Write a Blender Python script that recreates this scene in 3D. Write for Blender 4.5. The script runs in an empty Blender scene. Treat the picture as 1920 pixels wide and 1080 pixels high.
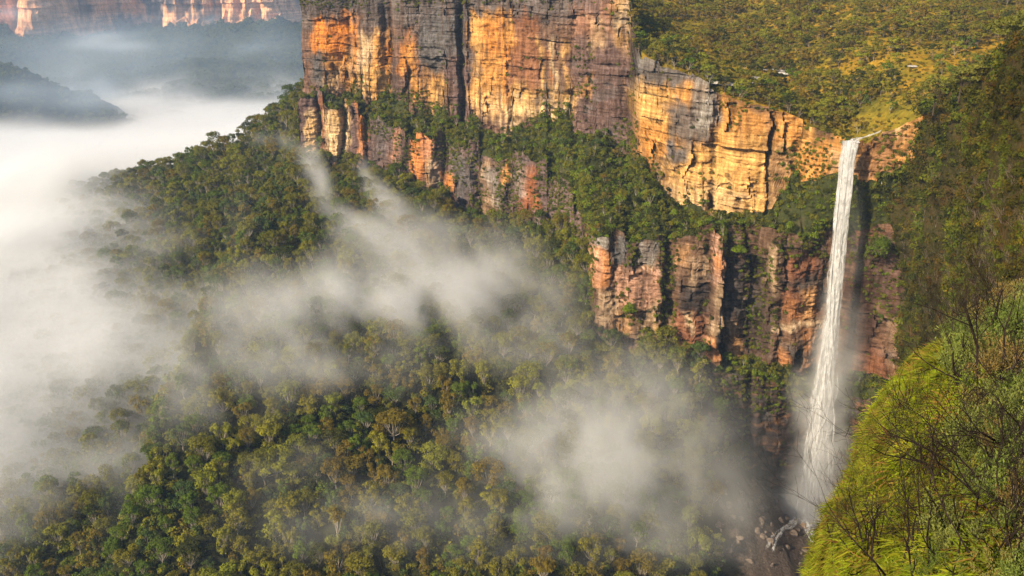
import bpy, math, random, time
import numpy as np
from mathutils import Vector

T0 = time.time()
R = math.radians
scene = bpy.context.scene
COL = scene.collection
random.seed(7)
rng = np.random.default_rng(11)

# ------------------------------------------------------------------ camera
PITCH = R(19.5)
F = 1750.0                      # focal length in pixels of a 1920 px wide frame
cam_d = bpy.data.cameras.new('camera')
cam_d.sensor_width = 36.0
cam_d.lens = 36.0 * F / 1920.0
cam_d.clip_start = 0.3
cam_d.clip_end = 30000
cam = bpy.data.objects.new('camera', cam_d)
COL.objects.link(cam)
cam.location = (0, 0, 0)
cam.rotation_euler = (R(90) - PITCH, 0, 0)
scene.camera = cam

# ------------------------------------------------------------------ light
HAZE = 0.00008                  # extinction of the valley air per metre
SUN_FROM = Vector((-0.70, -0.60, 0.58)).normalized()      # towards the sun: left, behind the camera
sun_elev = math.asin(SUN_FROM.z)
sun_az = math.atan2(SUN_FROM.x, SUN_FROM.y)
world = bpy.data.worlds.new('World')
scene.world = world
world.use_nodes = True
wn = world.node_tree.nodes
sky = wn.new('ShaderNodeTexSky')
sky.sky_type = 'NISHITA'
sky.sun_disc = False
sky.sun_elevation = sun_elev
sky.sun_rotation = sun_az
sky.altitude = 900
bg = wn['Background']
bg.inputs['Strength'].default_value = 0.10
world.node_tree.links.new(sky.outputs[0], bg.inputs[0])

sun_d = bpy.data.lights.new('sun', 'SUN')
sun_d.energy = 5.0
sun_d.angle = R(0.5)
sun_d.color = (1.0, 0.85, 0.62)
sun = bpy.data.objects.new('sun', sun_d)
COL.objects.link(sun)
sun.rotation_euler = SUN_FROM.to_track_quat('Z', 'Y').to_euler()

scene.view_settings.view_transform = 'Standard'
scene.view_settings.look = 'None'
scene.view_settings.exposure = 0.72
scene.view_settings.gamma = 1
scene.view_settings.use_curve_mapping = False

scene.render.engine = 'CYCLES'
cy = scene.cycles
cy.use_denoising = True
cy.use_adaptive_sampling = True
cy.adaptive_threshold = 0.02
cy.max_bounces = 5
cy.diffuse_bounces = 2
cy.glossy_bounces = 1
cy.transmission_bounces = 2
cy.transparent_max_bounces = 24
cy.volume_bounces = 2
cy.volume_step_rate = 1.5
cy.volume_max_steps = 256
cy.caustics_reflective = False
cy.caustics_refractive = False
scene.render.use_persistent_data = False

# ------------------------------------------------------------------ helpers: view geometry used to survey the place
CP, SP = math.cos(PITCH), math.sin(PITCH)

def zat(Y, py):
    """height of a point at horizontal distance Y that is sighted at picture row py"""
    u = (540.0 - py) / F
    return Y * (u * CP - SP) / (CP + u * SP)

def survey(px, py, Y):
    u = (540.0 - py) / F
    t = Y / (CP + u * SP)
    return np.array([(px - 960.0) / F * t, Y, -t * SP + u * t * CP])

def sight(X, Y, Z):
    fwd = np.maximum(Y * CP - Z * SP, 1e-3)
    up = Y * SP + Z * CP
    return 960.0 + F * X / fwd, 540.0 - F * up / fwd

# ------------------------------------------------------------------ helpers: noise
def _hash(ix, iy, iz, seed):
    h = (ix.astype(np.int64) * 374761393 + iy.astype(np.int64) * 668265263
         + iz.astype(np.int64) * 1274126177 + seed * 974634777) & 0xffffffff
    h = ((h ^ (h >> 13)) * 1103515245) & 0xffffffff
    h = ((h ^ (h >> 16)) * 2246822519) & 0xffffffff
    h = h ^ (h >> 15)
    return (h & 0xffffff) / float(0xffffff)

def h1(ix, seed=0):
    ix = np.asarray(ix)
    z = np.zeros_like(ix)
    return _hash(ix, z, z, seed)

def h2(ix, iy, seed=0):
    ix = np.asarray(ix); iy = np.asarray(iy)
    ix, iy = np.broadcast_arrays(ix, iy)
    return _hash(ix, iy, np.zeros_like(ix), seed)

def vnoise(x, y, z=0.0, seed=0):
    x, y, z = np.broadcast_arrays(np.asarray(x, float), np.asarray(y, float), np.asarray(z, float))
    ix, iy, iz = np.floor(x), np.floor(y), np.floor(z)
    fx, fy, fz = x - ix, y - iy, z - iz
    fx = fx * fx * (3 - 2 * fx); fy = fy * fy * (3 - 2 * fy); fz = fz * fz * (3 - 2 * fz)
    ix = ix.astype(np.int64); iy = iy.astype(np.int64); iz = iz.astype(np.int64)
    def c(a, b, d):
        return _hash(ix + a, iy + b, iz + d, seed)
    def plane(d):
        a0 = c(0, 0, d) * (1 - fx) + c(1, 0, d) * fx
        a1 = c(0, 1, d) * (1 - fx) + c(1, 1, d) * fx
        return a0 * (1 - fy) + a1 * fy
    flat = not np.any(fz)
    p0 = plane(0)
    if flat:
        return p0 * 2 - 1
    return (p0 * (1 - fz) + plane(1) * fz) * 2 - 1

def fbm(x, y, z=0.0, octaves=4, seed=0, gain=0.5):
    x = np.asarray(x, float); y = np.asarray(y, float); z = np.asarray(z, float)
    a, s, tot = 1.0, 0.0, 0.0
    for o in range(octaves):
        k = 2.03 ** o
        s = s + a * vnoise(x * k + 17.3 * o, y * k - 9.1 * o, z * k + (4.7 * o if np.any(z) else 0.0), seed + o * 13)
        tot += a
        a *= gain
    return s / tot

def sstep(a, b, x):
    t = np.clip((x - a) / (b - a), 0, 1)
    return t * t * (3 - 2 * t)

# ------------------------------------------------------------------ helpers: objects
def tag(o, label=None, cat=None, group=None, kind=None):
    if label: o['label'] = label
    if cat: o['category'] = cat
    if group: o['group'] = group
    if kind: o['kind'] = kind
    return o

def new_mesh(name, verts, faces, mat=None, smooth=False):
    """verts (n,3) array, faces (m,k) array with k = 3 or 4"""
    verts = np.asarray(verts, np.float32); faces = np.asarray(faces, np.int32)
    me = bpy.data.meshes.new(name)
    k = faces.shape[1]
    me.vertices.add(len(verts)); me.vertices.foreach_set('co', verts.ravel())
    me.loops.add(faces.size); me.loops.foreach_set('vertex_index', faces.ravel())
    me.polygons.add(len(faces))
    me.polygons.foreach_set('loop_start', np.arange(0, faces.size, k, dtype=np.int32))
    me.polygons.foreach_set('loop_total', np.full(len(faces), k, np.int32))
    me.polygons.foreach_set('use_smooth', np.full(len(faces), smooth, bool))
    me.update(calc_edges=True)
    if mat is not None:
        for m in (mat if isinstance(mat, (list, tuple)) else [mat]):
            me.materials.append(m)
    return me

def link(name, data, parent=None, loc=(0, 0, 0)):
    o = bpy.data.objects.new(name, data)
    COL.objects.link(o)
    o.location = loc
    if parent is not None: o.parent = parent
    return o

def vcol(me, name, rgb):
    a = me.attributes.new(name, 'FLOAT_COLOR', 'POINT')
    rgba = np.ones((len(me.vertices), 4), np.float32)
    rgba[:, :3] = rgb
    a.data.foreach_set('color', rgba.ravel())

def vfloat(me, name, v):
    a = me.attributes.new(name, 'FLOAT', 'POINT')
    a.data.foreach_set('value', np.asarray(v, np.float32).ravel())

def grid_faces(nr, nc, keep=None):
    idx = np.arange(nr * nc).reshape(nr, nc)
    f = np.stack([idx[:-1, :-1], idx[1:, :-1], idx[1:, 1:], idx[:-1, 1:]], -1).reshape(-1, 4)
    return f

# ------------------------------------------------------------------ materials
class NT:
    def __init__(self, name):
        self.m = bpy.data.materials.new(name)
        self.m.use_nodes = True
        self.t = self.m.node_tree
        self.t.nodes.clear()
        self.out = self.n('ShaderNodeOutputMaterial')
    def n(self, kind, **kw):
        nd = self.t.nodes.new(kind)
        for k, v in kw.items():
            setattr(nd, k, v)
        return nd
    def set(self, sock, v):
        if hasattr(v, 'is_output') or isinstance(v, bpy.types.NodeSocket):
            self.t.links.new(v, sock)
        else:
            sock.default_value = v
    def math(self, op, a, b=0.0, clamp=False):
        nd = self.n('ShaderNodeMath', operation=op, use_clamp=clamp)
        self.set(nd.inputs[0], a); self.set(nd.inputs[1], b)
        return nd.outputs[0]
    def mix(self, fac, a, b, mode='MIX'):
        nd = self.n('ShaderNodeMix', data_type='RGBA', blend_type=mode)
        self.set(nd.inputs[0], fac); self.set(nd.inputs[6], a); self.set(nd.inputs[7], b)
        return nd.outputs[2]
    def noise(self, vec, scale, detail=4.0, rough=0.55, dist=0.0):
        nd = self.n('ShaderNodeTexNoise')
        if vec is not None: self.set(nd.inputs['Vector'], vec)
        nd.inputs['Scale'].default_value = scale
        nd.inputs['Detail'].default_value = detail
        nd.inputs['Roughness'].default_value = rough
        nd.inputs['Distortion'].default_value = dist
        return nd.outputs['Fac']
    def mapping(self, vec, scale):
        nd = self.n('ShaderNodeMapping')
        self.set(nd.inputs['Vector'], vec)
        nd.inputs['Scale'].default_value = scale
        return nd.outputs[0]
    def ramp(self, fac, stops):
        nd = self.n('ShaderNodeValToRGB')
        self.set(nd.inputs[0], fac)
        el = nd.color_ramp.elements
        while len(el) > 1: el.remove(el[-1])
        el[0].position = stops[0][0]; el[0].color = (*stops[0][1], 1) if len(stops[0][1]) == 3 else stops[0][1]
        for p, c in stops[1:]:
            e = el.new(p); e.color = (*c, 1) if len(c) == 3 else c
        return nd.outputs[0]
    def maprange(self, v, a, b, c=0.0, d=1.0):
        nd = self.n('ShaderNodeMapRange')
        self.set(nd.inputs[0], v)
        for i, x in enumerate((a, b, c, d)): nd.inputs[i + 1].default_value = x
        return nd.outputs[0]

def col4(c): return (c[0], c[1], c[2], 1.0)

def rock_material(name, fine=1.0, bump=0.5):
    k = NT(name)
    geo = k.n('ShaderNodeNewGeometry').outputs['Position']
    at = k.n('ShaderNodeAttribute', attribute_name='col').outputs['Color']
    streak = k.noise(k.mapping(geo, (0.55 * fine, 0.55 * fine, 0.06 * fine)), 1.0, 5, 0.6, 0.4)
    band = k.noise(k.mapping(geo, (0.03 * fine, 0.03 * fine, 0.9 * fine)), 1.0, 5, 0.6, 0.3)
    grain = k.noise(geo, 1.6 * fine, 6, 0.7)
    fac_s = k.maprange(streak, 0.3, 0.7, 0.58, 1.4)
    fac_b = k.maprange(band, 0.3, 0.7, 0.62, 1.32)
    fac_g = k.maprange(grain, 0.3, 0.7, 0.7, 1.3)
    f = k.math('MULTIPLY', k.math('MULTIPLY', fac_s, fac_b), fac_g)
    comb = k.n('ShaderNodeCombineColor')
    # darker streaks turn redder / greyer: manganese and iron staining
    f2 = k.math('POWER', f, 1.12); f3 = k.math('POWER', f, 1.3)
    k.set(comb.inputs[0], f); k.set(comb.inputs[1], f2); k.set(comb.inputs[2], f3)
    c = k.mix(1.0, at, comb.outputs[0], 'MULTIPLY')
    b = k.n('ShaderNodeBsdfDiffuse')
    k.set(b.inputs['Color'], c)
    b.inputs['Roughness'].default_value = 0.6
    bp = k.n('ShaderNodeBump')
    bp.inputs['Strength'].default_value = bump
    bp.inputs['Distance'].default_value = 0.8 / fine
    h = k.math('ADD', k.math('ADD', k.math('MULTIPLY', streak, 0.7), k.math('MULTIPLY', band, 1.0)), grain)
    k.set(bp.inputs['Height'], h)
    k.set(b.inputs['Normal'], bp.outputs[0])
    k.set(k.out.inputs['Surface'], b.outputs[0])
    return k.m

def ground_material(name, stops, scale=0.15, bump=0.6, dist=1.0):
    k = NT(name)
    geo = k.n('ShaderNodeNewGeometry').outputs['Position']
    n1 = k.noise(geo, scale, 6, 0.65)
    c = k.ramp(n1, stops)
    n2 = k.noise(geo, scale * 9, 4, 0.7)
    c = k.mix(1.0, c, k.ramp(n2, [(0.3, (0.55, 0.55, 0.55)), (0.7, (1.35, 1.35, 1.35))]), 'MULTIPLY')
    if name == 'forest_soil':
        sc_ = k.n('ShaderNodeAttribute', attribute_name='scree').outputs['Fac']
        c = k.mix(sc_, c, k.ramp(n2, [(0.25, (0.06, 0.045, 0.035)), (0.5, (0.15, 0.11, 0.085)), (0.75, (0.26, 0.20, 0.155))]))
    b = k.n('ShaderNodeBsdfDiffuse')
    k.set(b.inputs['Color'], c)
    bp = k.n('ShaderNodeBump'); bp.inputs['Strength'].default_value = bump; bp.inputs['Distance'].default_value = dist
    k.set(bp.inputs['Height'], n2); k.set(b.inputs['Normal'], bp.outputs[0])
    k.set(k.out.inputs['Surface'], b.outputs[0])
    return k.m

def leaf_material(name, stops, spread=1.0, translucent=0.25, patch=None):
    """stops: colours picked by the plant's own random number, jittered leaf by leaf"""
    k = NT(name)
    oi = k.n('ShaderNodeObjectInfo')
    tint = k.n('ShaderNodeAttribute', attribute_name='tint').outputs['Fac']
    r = k.math('ADD', k.math('MULTIPLY', oi.outputs['Random'], spread), k.math('MULTIPLY', k.math('SUBTRACT', tint, 0.5), 0.25), True)
    c = k.ramp(r, stops)
    f = k.maprange(tint, 0.0, 1.0, 0.6, 1.45)
    comb = k.n('ShaderNodeCombineColor')
    for i in range(3): k.set(comb.inputs[i], f)
    c = k.mix(1.0, c, comb.outputs[0], 'MULTIPLY')
    if patch:                                  # drifts of another growth, metres across
        sc_, stops2 = patch
        geo = k.n('ShaderNodeNewGeometry').outputs['Position']
        c = k.mix(1.0, c, k.ramp(k.noise(geo, sc_, 3, 0.6), stops2), 'MULTIPLY')
    d = k.n('ShaderNodeBsdfDiffuse'); k.set(d.inputs['Color'], c)
    t = k.n('ShaderNodeBsdfTranslucent'); k.set(t.inputs['Color'], c)
    mx = k.n('ShaderNodeMixShader'); mx.inputs[0].default_value = translucent
    k.set(mx.inputs[1], d.outputs[0]); k.set(mx.inputs[2], t.outputs[0])
    k.set(k.out.inputs['Surface'], mx.outputs[0])
    return k.m

def bark_material(name, a, b, scale=2.0):
    k = NT(name)
    geo = k.n('ShaderNodeNewGeometry').outputs['Position']
    n1 = k.noise(k.mapping(geo, (1, 1, 0.25)), scale, 4, 0.6)
    c = k.ramp(n1, [(0.35, a), (0.65, b)])
    d = k.n('ShaderNodeBsdfDiffuse'); k.set(d.inputs['Color'], c)
    k.set(k.out.inputs['Surface'], d.outputs[0])
    return k.m

# =================================================================== THE ESCARPMENT
# Survey: for each station (a line running straight away from the lookout at easting X) the break points of
# the ground from the plateau, over the cliff edge, down wall, ledge, lower wall to the valley forest.
def P(Y, py): return (Y, zat(Y, py))
def Zv(Y, z): return (Y, z)
TH = 7.0      # the forest floor lies this far below the crowns seen from the lookout
def G(Y, py): return (Y, zat(Y, py) - TH)

#  X : r0 back, r1 plateau, r2 edge, r3 upper wall base, r4 lip of lower wall, r5 lower wall base, r6, r7, r8, r9
ST = [
 (-900, [Zv(1100,-420), Zv(860,-400), Zv(770,-380), Zv(700,-378), Zv(640,-376), Zv(580,-375), Zv(500,-372), Zv(420,-370), Zv(340,-368), Zv(200,-366)]),
 (-620, [Zv(1100,-380), Zv(860,-320), Zv(770,-290), Zv(700,-288), Zv(640,-286), Zv(580,-285), Zv(500,-287), Zv(420,-290), Zv(340,-296), Zv(200,-305)]),
 (-480, [Zv(1100,-370), Zv(860,-270), Zv(765,-232), Zv(700,-236), Zv(640,-240), Zv(580,-244), Zv(500,-252), Zv(420,-262), Zv(340,-275), Zv(200,-290)]),
 (-367, [Zv(1100,-360), Zv(850,-225), Zv(750,-186), Zv(690,-192), Zv(640,-199), Zv(590,-206), Zv(500,-221), Zv(420,-238), Zv(330,-258), Zv(190,-280)]),
 (-270, [Zv(1100,-350), Zv(820,-200), Zv(720,-156), Zv(670,-168), Zv(620,-178), Zv(570,-188), Zv(480,-208), Zv(400,-226), Zv(320,-244), Zv(190,-272)]),
 (-205, [Zv(1100,-340), Zv(800,-170), Zv(700,-131), Zv(660,-143), Zv(612,-157), Zv(560,-171), Zv(470,-199), Zv(390,-221), Zv(310,-238), Zv(190,-266)]),
 (-168, [Zv(1100,-330), Zv(800,-140), Zv(695,-105), Zv(658,-126), Zv(610,-147), Zv(560,-165), Zv(465,-195), Zv(385,-219), Zv(308,-236), Zv(190,-262)]),
 (-150, [Zv(1100,-300), Zv(800,-120), Zv(690,-92),  Zv(655,-116), Zv(612,-143), Zv(560,-162), Zv(465,-194), Zv(382,-218), Zv(306,-234), Zv(190,-260)]),
 (-144, [Zv(1100,-200), Zv(800,-60),  Zv(680,-78),  Zv(648,-98), Zv(632,-125), P(628,296), G(465,452), G(382,640), G(306,935), Zv(190,-260)]),
 (-141, [Zv(1100,-30),  Zv(800,-18),  P(650,-14),   P(640,182), P(628,186), P(625,294), G(465,455), G(382,640), G(306,935), Zv(190,-260)]),
 (-125, [Zv(1100,-5),   Zv(800,-12),  P(640,-14),   P(632,180), P(622,184), P(620,300), G(465,460), G(382,640), G(306,935), Zv(190,-260)]),
 (-105, [Zv(1100,0),    Zv(800,-10),  P(628,-14),   P(622,186), P(608,196), P(605,322), G(465,460), G(382,640), G(306,935), Zv(190,-260)]),
 (-80,  [Zv(1100,0),    Zv(800,-8),   P(612,-14),   P(606,190), P(588,240), P(584,338), G(465,460), G(382,640), G(306,935), Zv(190,-260)]),
 (-50,  [Zv(1100,0),    Zv(800,-8),   P(594,-14),   P(588,216), P(570,252), P(564,365), G(462,470), G(382,645), G(306,935), Zv(190,-260)]),
 (-32,  [Zv(1100,0),    Zv(800,-8),   P(582,-14),   P(577,224), P(558,262), P(552,400), G(460,485), G(382,650), G(306,935), Zv(190,-260)]),
 (-15,  [Zv(1100,0),    Zv(800,-8),   P(570,-14),   P(565,226), P(545,270), P(538,425), G(458,500), G(382,655), G(306,940), Zv(190,-260)]),
 (5,    [Zv(1100,0),    Zv(800,-8),   P(556,-14),   P(550,256), P(528,300), P(516,430), G(450,520), G(382,660), G(306,945), Zv(190,-260)]),
 (25,   [Zv(1100,0),    Zv(800,-8),   P(542,-14),   P(536,222), P(512,330), P(486,436), G(435,545), G(382,670), G(308,950), Zv(190,-262)]),
 (35,   [Zv(1100,0),    Zv(800,-8),   P(530,-14),   P(524,235), P(480,372), P(440,470), G(418,575), G(376,690), G(310,960), Zv(190,-263)]),
 (38,   [Zv(1100,0),    Zv(800,-8),   P(526,-14),   P(520,240), P(420,432), P(414,628), G(392,665), G(366,730), G(312,970), Zv(190,-264)]),
 (50,   [Zv(1100,0),    Zv(800,-8),   P(512,-14),   P(506,262), P(416,436), P(409,642), G(390,672), G(364,745), G(314,980), Zv(190,-265)]),
 (61,   [Zv(1100,2),    Zv(800,-8),   P(500,-12),   P(492,290), P(414,440), P(406,652), G(388,682), G(362,760), G(316,990), Zv(190,-266)]),
 (64,   [Zv(1100,2),    Zv(800,-6),   P(478,104),   P(472,296), P(414,440), P(406,654), G(388,684), G(362,764), G(318,995), Zv(190,-266)]),
 (80,   [Zv(1100,2),    Zv(760,-10),  P(457,126),   P(452,372), P(411,432), P(403,668), P(392,690), G(364,790), G(322,1010), Zv(200,-268)]),
 (94,   [Zv(1100,2),    Zv(740,-14),  P(441,164),   P(436,396), P(408,424), P(401,672), P(394,694), G(366,830), G(328,1020), Zv(200,-270)]),
 (103,  [Zv(1100,2),    Zv(740,-16),  P(434,186),   P(429,402), P(406,424), P(400,676), P(395,700), P(386,850), G(332,1020), Zv(200,-272)]),
 (118,  [Zv(1100,2),    Zv(740,-18),  P(426,203),   P(422,396), P(404,430), P(399,680), P(396,712), P(391,905), G(340,1020), Zv(210,-276)]),
 (128,  [Zv(1100,2),    Zv(740,-20),  P(418,222),   P(415,330), P(404,440), P(400,684), P(398,722), P(393,925), G(348,1020), Zv(220,-280)]),
 (138,  [Zv(1100,2),    Zv(740,-20),  P(406,246),   P(404,322), P(403,440), P(401,690), P(399,735), P(394,940), P(356,1035), Zv(220,-284)]),
 (144,  [Zv(1100,2),    Zv(740,-18),  P(390,266),   P(394,325), P(403,430), P(401,700), P(399,745), P(394,945), P(358,1035), Zv(220,-286)]),
 (150,  [Zv(1100,2),    Zv(740,-16),  P(395,262),   P(394,330), P(401,430), P(398,700), P(396,745), P(390,945), P(358,1035), Zv(220,-286)]),
 (161,  [Zv(1100,3),    Zv(740,-12),  P(393,243),   P(390,332), P(398,425), P(392,700), P(388,745), P(380,930), P(352,1030), Zv(220,-284)]),
 (171,  [Zv(1100,4),    Zv(740,-8),   P(386,218),   P(382,300), P(392,425), P(382,720), P(376,760), P(366,930), P(340,1030), Zv(220,-280)]),
 (190,  [Zv(1100,6),    Zv(740,-4),   P(384,190),   P(378,290), P(376,425), P(366,720), P(360,760), P(350,930), P(330,1030), Zv(220,-270)]),
 (260,  [Zv(1100,8),    Zv(740,4),    P(384,150),   P(372,290), P(360,425), P(346,720), P(340,760), P(330,930), P(310,1030), Zv(220,-250)]),
 (700,  [Zv(1100,12),   Zv(740,8),    P(384,60),    P(372,290), P(360,425), P(346,720), P(340,760), P(330,930), P(310,1030), Zv(220,-250)]),
]
SX = np.array([s[0] for s in ST], float)
SY = np.array([[r[0] for r in s[1]] for s in ST], float)
SZ = np.array([[r[1] for r in s[1]] for s in ST], float)

colX = np.concatenate([np.arange(-900, -300, 8.0), np.arange(-300, -152, 3.0), np.arange(-152, 182, 0.72),
                       np.arange(183, 260, 3.0), np.arange(262, 700, 14.0)])
SEG = [40, 120, 190, 36, 200, 26, 130, 50, 30]            # rows of quads between break lines r0..r9
ROCK = {2: 1, 4: 1, 6: 1}                                  # segments that are bare wall

NC = len(colX)
rows_v = []; rows_seg = []
for si, n in enumerate(SEG):
    for j in range(n):
        rows_v.append(si + j / n); rows_seg.append(si)
rows_v.append(len(SEG)); rows_seg.append(len(SEG) - 1)
rows_v = np.array(rows_v); rows_seg = np.array(rows_seg)
NR = len(rows_v)
V = rows_v[:, None] * np.ones((1, NC)); XX = np.ones((NR, 1)) * colX[None, :]
seg = np.minimum(np.floor(V).astype(int), len(SEG) - 1)
tt = V - seg

def interp_rows(x):
    """break lines at eastings x, looked up with a jittered x so that edges are ragged"""
    return (np.stack([np.interp(x, SX, SY[:, r]) for r in range(SY.shape[1])]),
            np.stack([np.interp(x, SX, SZ[:, r]) for r in range(SZ.shape[1])]))

# first pass for a height estimate, second pass with the jitter
def loft(Xl):
    out_y = np.zeros_like(Xl); out_z = np.zeros_like(Xl)
    for r in range(len(SEG)):
        m = seg == r
        if not m.any(): continue
        y0 = np.interp(Xl[m], SX, SY[:, r]); y1 = np.interp(Xl[m], SX, SY[:, r + 1])
        z0 = np.interp(Xl[m], SX, SZ[:, r]); z1 = np.interp(Xl[m], SX, SZ[:, r + 1])
        t = tt[m]
        out_y[m] = y0 + (y1 - y0) * t; out_z[m] = z0 + (z1 - z0) * t
    return out_y, out_z
YY, ZZ = loft(XX)
core = sstep(-152, -146, XX) * (1 - sstep(176, 186, XX))
jit = (fbm(XX / 9.0, ZZ / 12.0, 0, 4, 3) * 2.6) * core
YY, ZZ = loft(XX + jit)
# ragged break lines
edge_n = fbm(colX / 7.0, colX * 0 + 3.3, 0, 4, 21) * 3.2 + np.where(h1(np.floor(colX / 6.5), 5) > 0.6, -1.6, 0.6)
for r, amp in ((3, 1.9), (4, 1.6), (5, 1.7), (6, 1.0), (2, 0.9)):
    w = np.exp(-((V - r) * 3.0) ** 2)
    ZZ += w * amp * edge_n[None, :] * core * (np.where(XX < 36, 1.9, 1.0) if r in (3, 4) else 1.0)

# ---- relief of the walls: how far the rock stands out towards the viewer (metres)
def pxX(px, Y, py=200): return survey(px, py, Y)[0]
def prof(x, pts):
    a = np.array(pts, float)
    return np.interp(x, a[:, 0], a[:, 1])

# plan shape of the upper buttress: rounded piers and deep chimneys (easting : metres forward)
butt = [(-146, -6), (-141, 0), (-132, 3.5), (-120, 3), (-112, -3), (-107, -6.5), (-103, 1), (-94, 5.5), (-86, 4.5), (-82, -1), (-78, -4),
        (-72, 3.5), (-62, 5), (-52, 1.5), (-47, 0.5), (-40, 3), (-34, 1.5), (-31.2, -6), (-30, -6.5), (-28.6, 2.5), (-20, 5), (-8, 4.6),
        (-4, 4), (-2.5, 2.2), (2, 3.0), (14, 5.5), (28, 3.5), (33, 0), (40, -1), (50, -2), (58, -5), (63, -8), (64, 0)]
low1 = [(-146, -1), (-142, 3), (-135, 4.5), (-131, 2), (-128, -3), (-126, 3.5), (-118, 5.5), (-114, 3), (-111, -6), (-106, -3), (-104, 4.0), (-97, 4.5),
        (-94, -2), (-84, 0), (-76, 1.5), (-72, 6), (-66, 6.5), (-60, 4), (-57, 6), (-50, 5.5), (-46, 0), (-42, -5), (-36, 0), (-30, 3), (-24, 2), (-20, -3),
        (-12, 0), (-6, 3), (-2, -2), (4, 2), (12, 3), (20, -1), (35, 0)]
w2 = [(64, 0), (70, 2), (80, 1), (84, 3.5), (90, 3), (93, 0.5), (95, -1.6), (97, -2.2), (98.5, 0.6), (103, 2), (113, 3.2), (116, 3.0), (117, 0.2), (118.2, -0.2),
      (119.5, 2), (126, 1), (130, -1.5), (134, 1), (141, 0), (146, -2), (152, 1), (160, 2.4), (172, 1), (190, 0)]
w3 = [(36, -3), (38, 2), (43, 5), (46, 3.4), (48, 0.8), (51, 1.4), (53, 3.2), (58, 2.4), (60, 0.8), (64, 2), (69, 2.5), (71, -1.5), (74, -2), (77, 0.8), (84, 2.5), (89, 1),
      (91, 3), (93.5, 8), (96, 8), (97, 1), (100, 0), (104, -1), (108, -4), (112, -3.5), (114, 0), (118, 3), (122, 2), (126, 4), (130, 2.5), (137, 0), (141, -3), (148, -4),
      (153, -2), (158, 3), (166, 4), (172, 3), (190, 0)]
w4 = [(60, 0), (100, 0), (106, 2), (110, -2), (114, 1.5), (118, 0.5), (124, 3), (130, 1), (136, -1), (144, -3), (152, 0), (160, 3), (172, 4), (190, 0)]

def blocky(X, Z, seed, bed=4.2, colw=7.5, amp=1.0):
    """sandstone: beds of uneven thickness cut by upright joints; joints and bedding planes weather back"""
    zz = Z + fbm(X / 30.0, Z / 40.0, 0, 3, seed) * 3.0
    zb = zz / bed + 0.9 * vnoise(zz / (bed * 2.7), zz * 0 + seed, 0, seed + 1)
    ib = np.floor(zb); fb = zb - ib
    g = np.floor(ib / 2.0)
    xw = X + fbm(X / 12.0, Z / 9.0, 0, 3, seed + 5) * 2.2
    xc = xw / (colw * (0.7 + 0.9 * h1(g.astype(np.int64), seed + 9))) + h1(g.astype(np.int64), seed + 2) * 9
    xc = xc + 0.35 * vnoise(xc * 0.8, g, 0, seed + 3)
    ic = np.floor(xc); fc = xc - ic
    off = (h2(ib.astype(np.int64), ic.astype(np.int64), seed) - 0.5) * 1.5 + (h1(ib.astype(np.int64), seed + 7) - 0.5) * 1.3
    off2 = (h2(g.astype(np.int64), ic.astype(np.int64), seed + 11) - 0.5) * 2.2
    jb = np.exp(-(np.minimum(fb, 1 - fb) * bed / 0.42) ** 2) * (0.05 + 1.7 * h1(ib.astype(np.int64), seed + 17) ** 4 * (0.4 + h2(ib.astype(np.int64), ic.astype(np.int64), seed + 18)))
    jc = np.exp(-(np.minimum(fc, 1 - fc) * colw / 0.5) ** 2) * (0.05 + 1.6 * h2(g.astype(np.int64), ic.astype(np.int64), seed + 19) ** 4)
    sm = fbm(X / 5.0, Z / 3.2, 0, 5, seed + 23) * 1.1
    fine = vnoise(X / 2.2, Z / 0.9, 0, seed + 29) * 0.22
    msk = 0.15 + 0.85 * sstep(-0.15, 0.35, fbm(X / 26.0, Z / 15.0, 0, 3, seed + 37))
    return amp * ((off + off2) * (0.35 + 0.65 * msk) + sm + fine) - (jb * 1.35 + jc * 0.9) * msk

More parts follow.
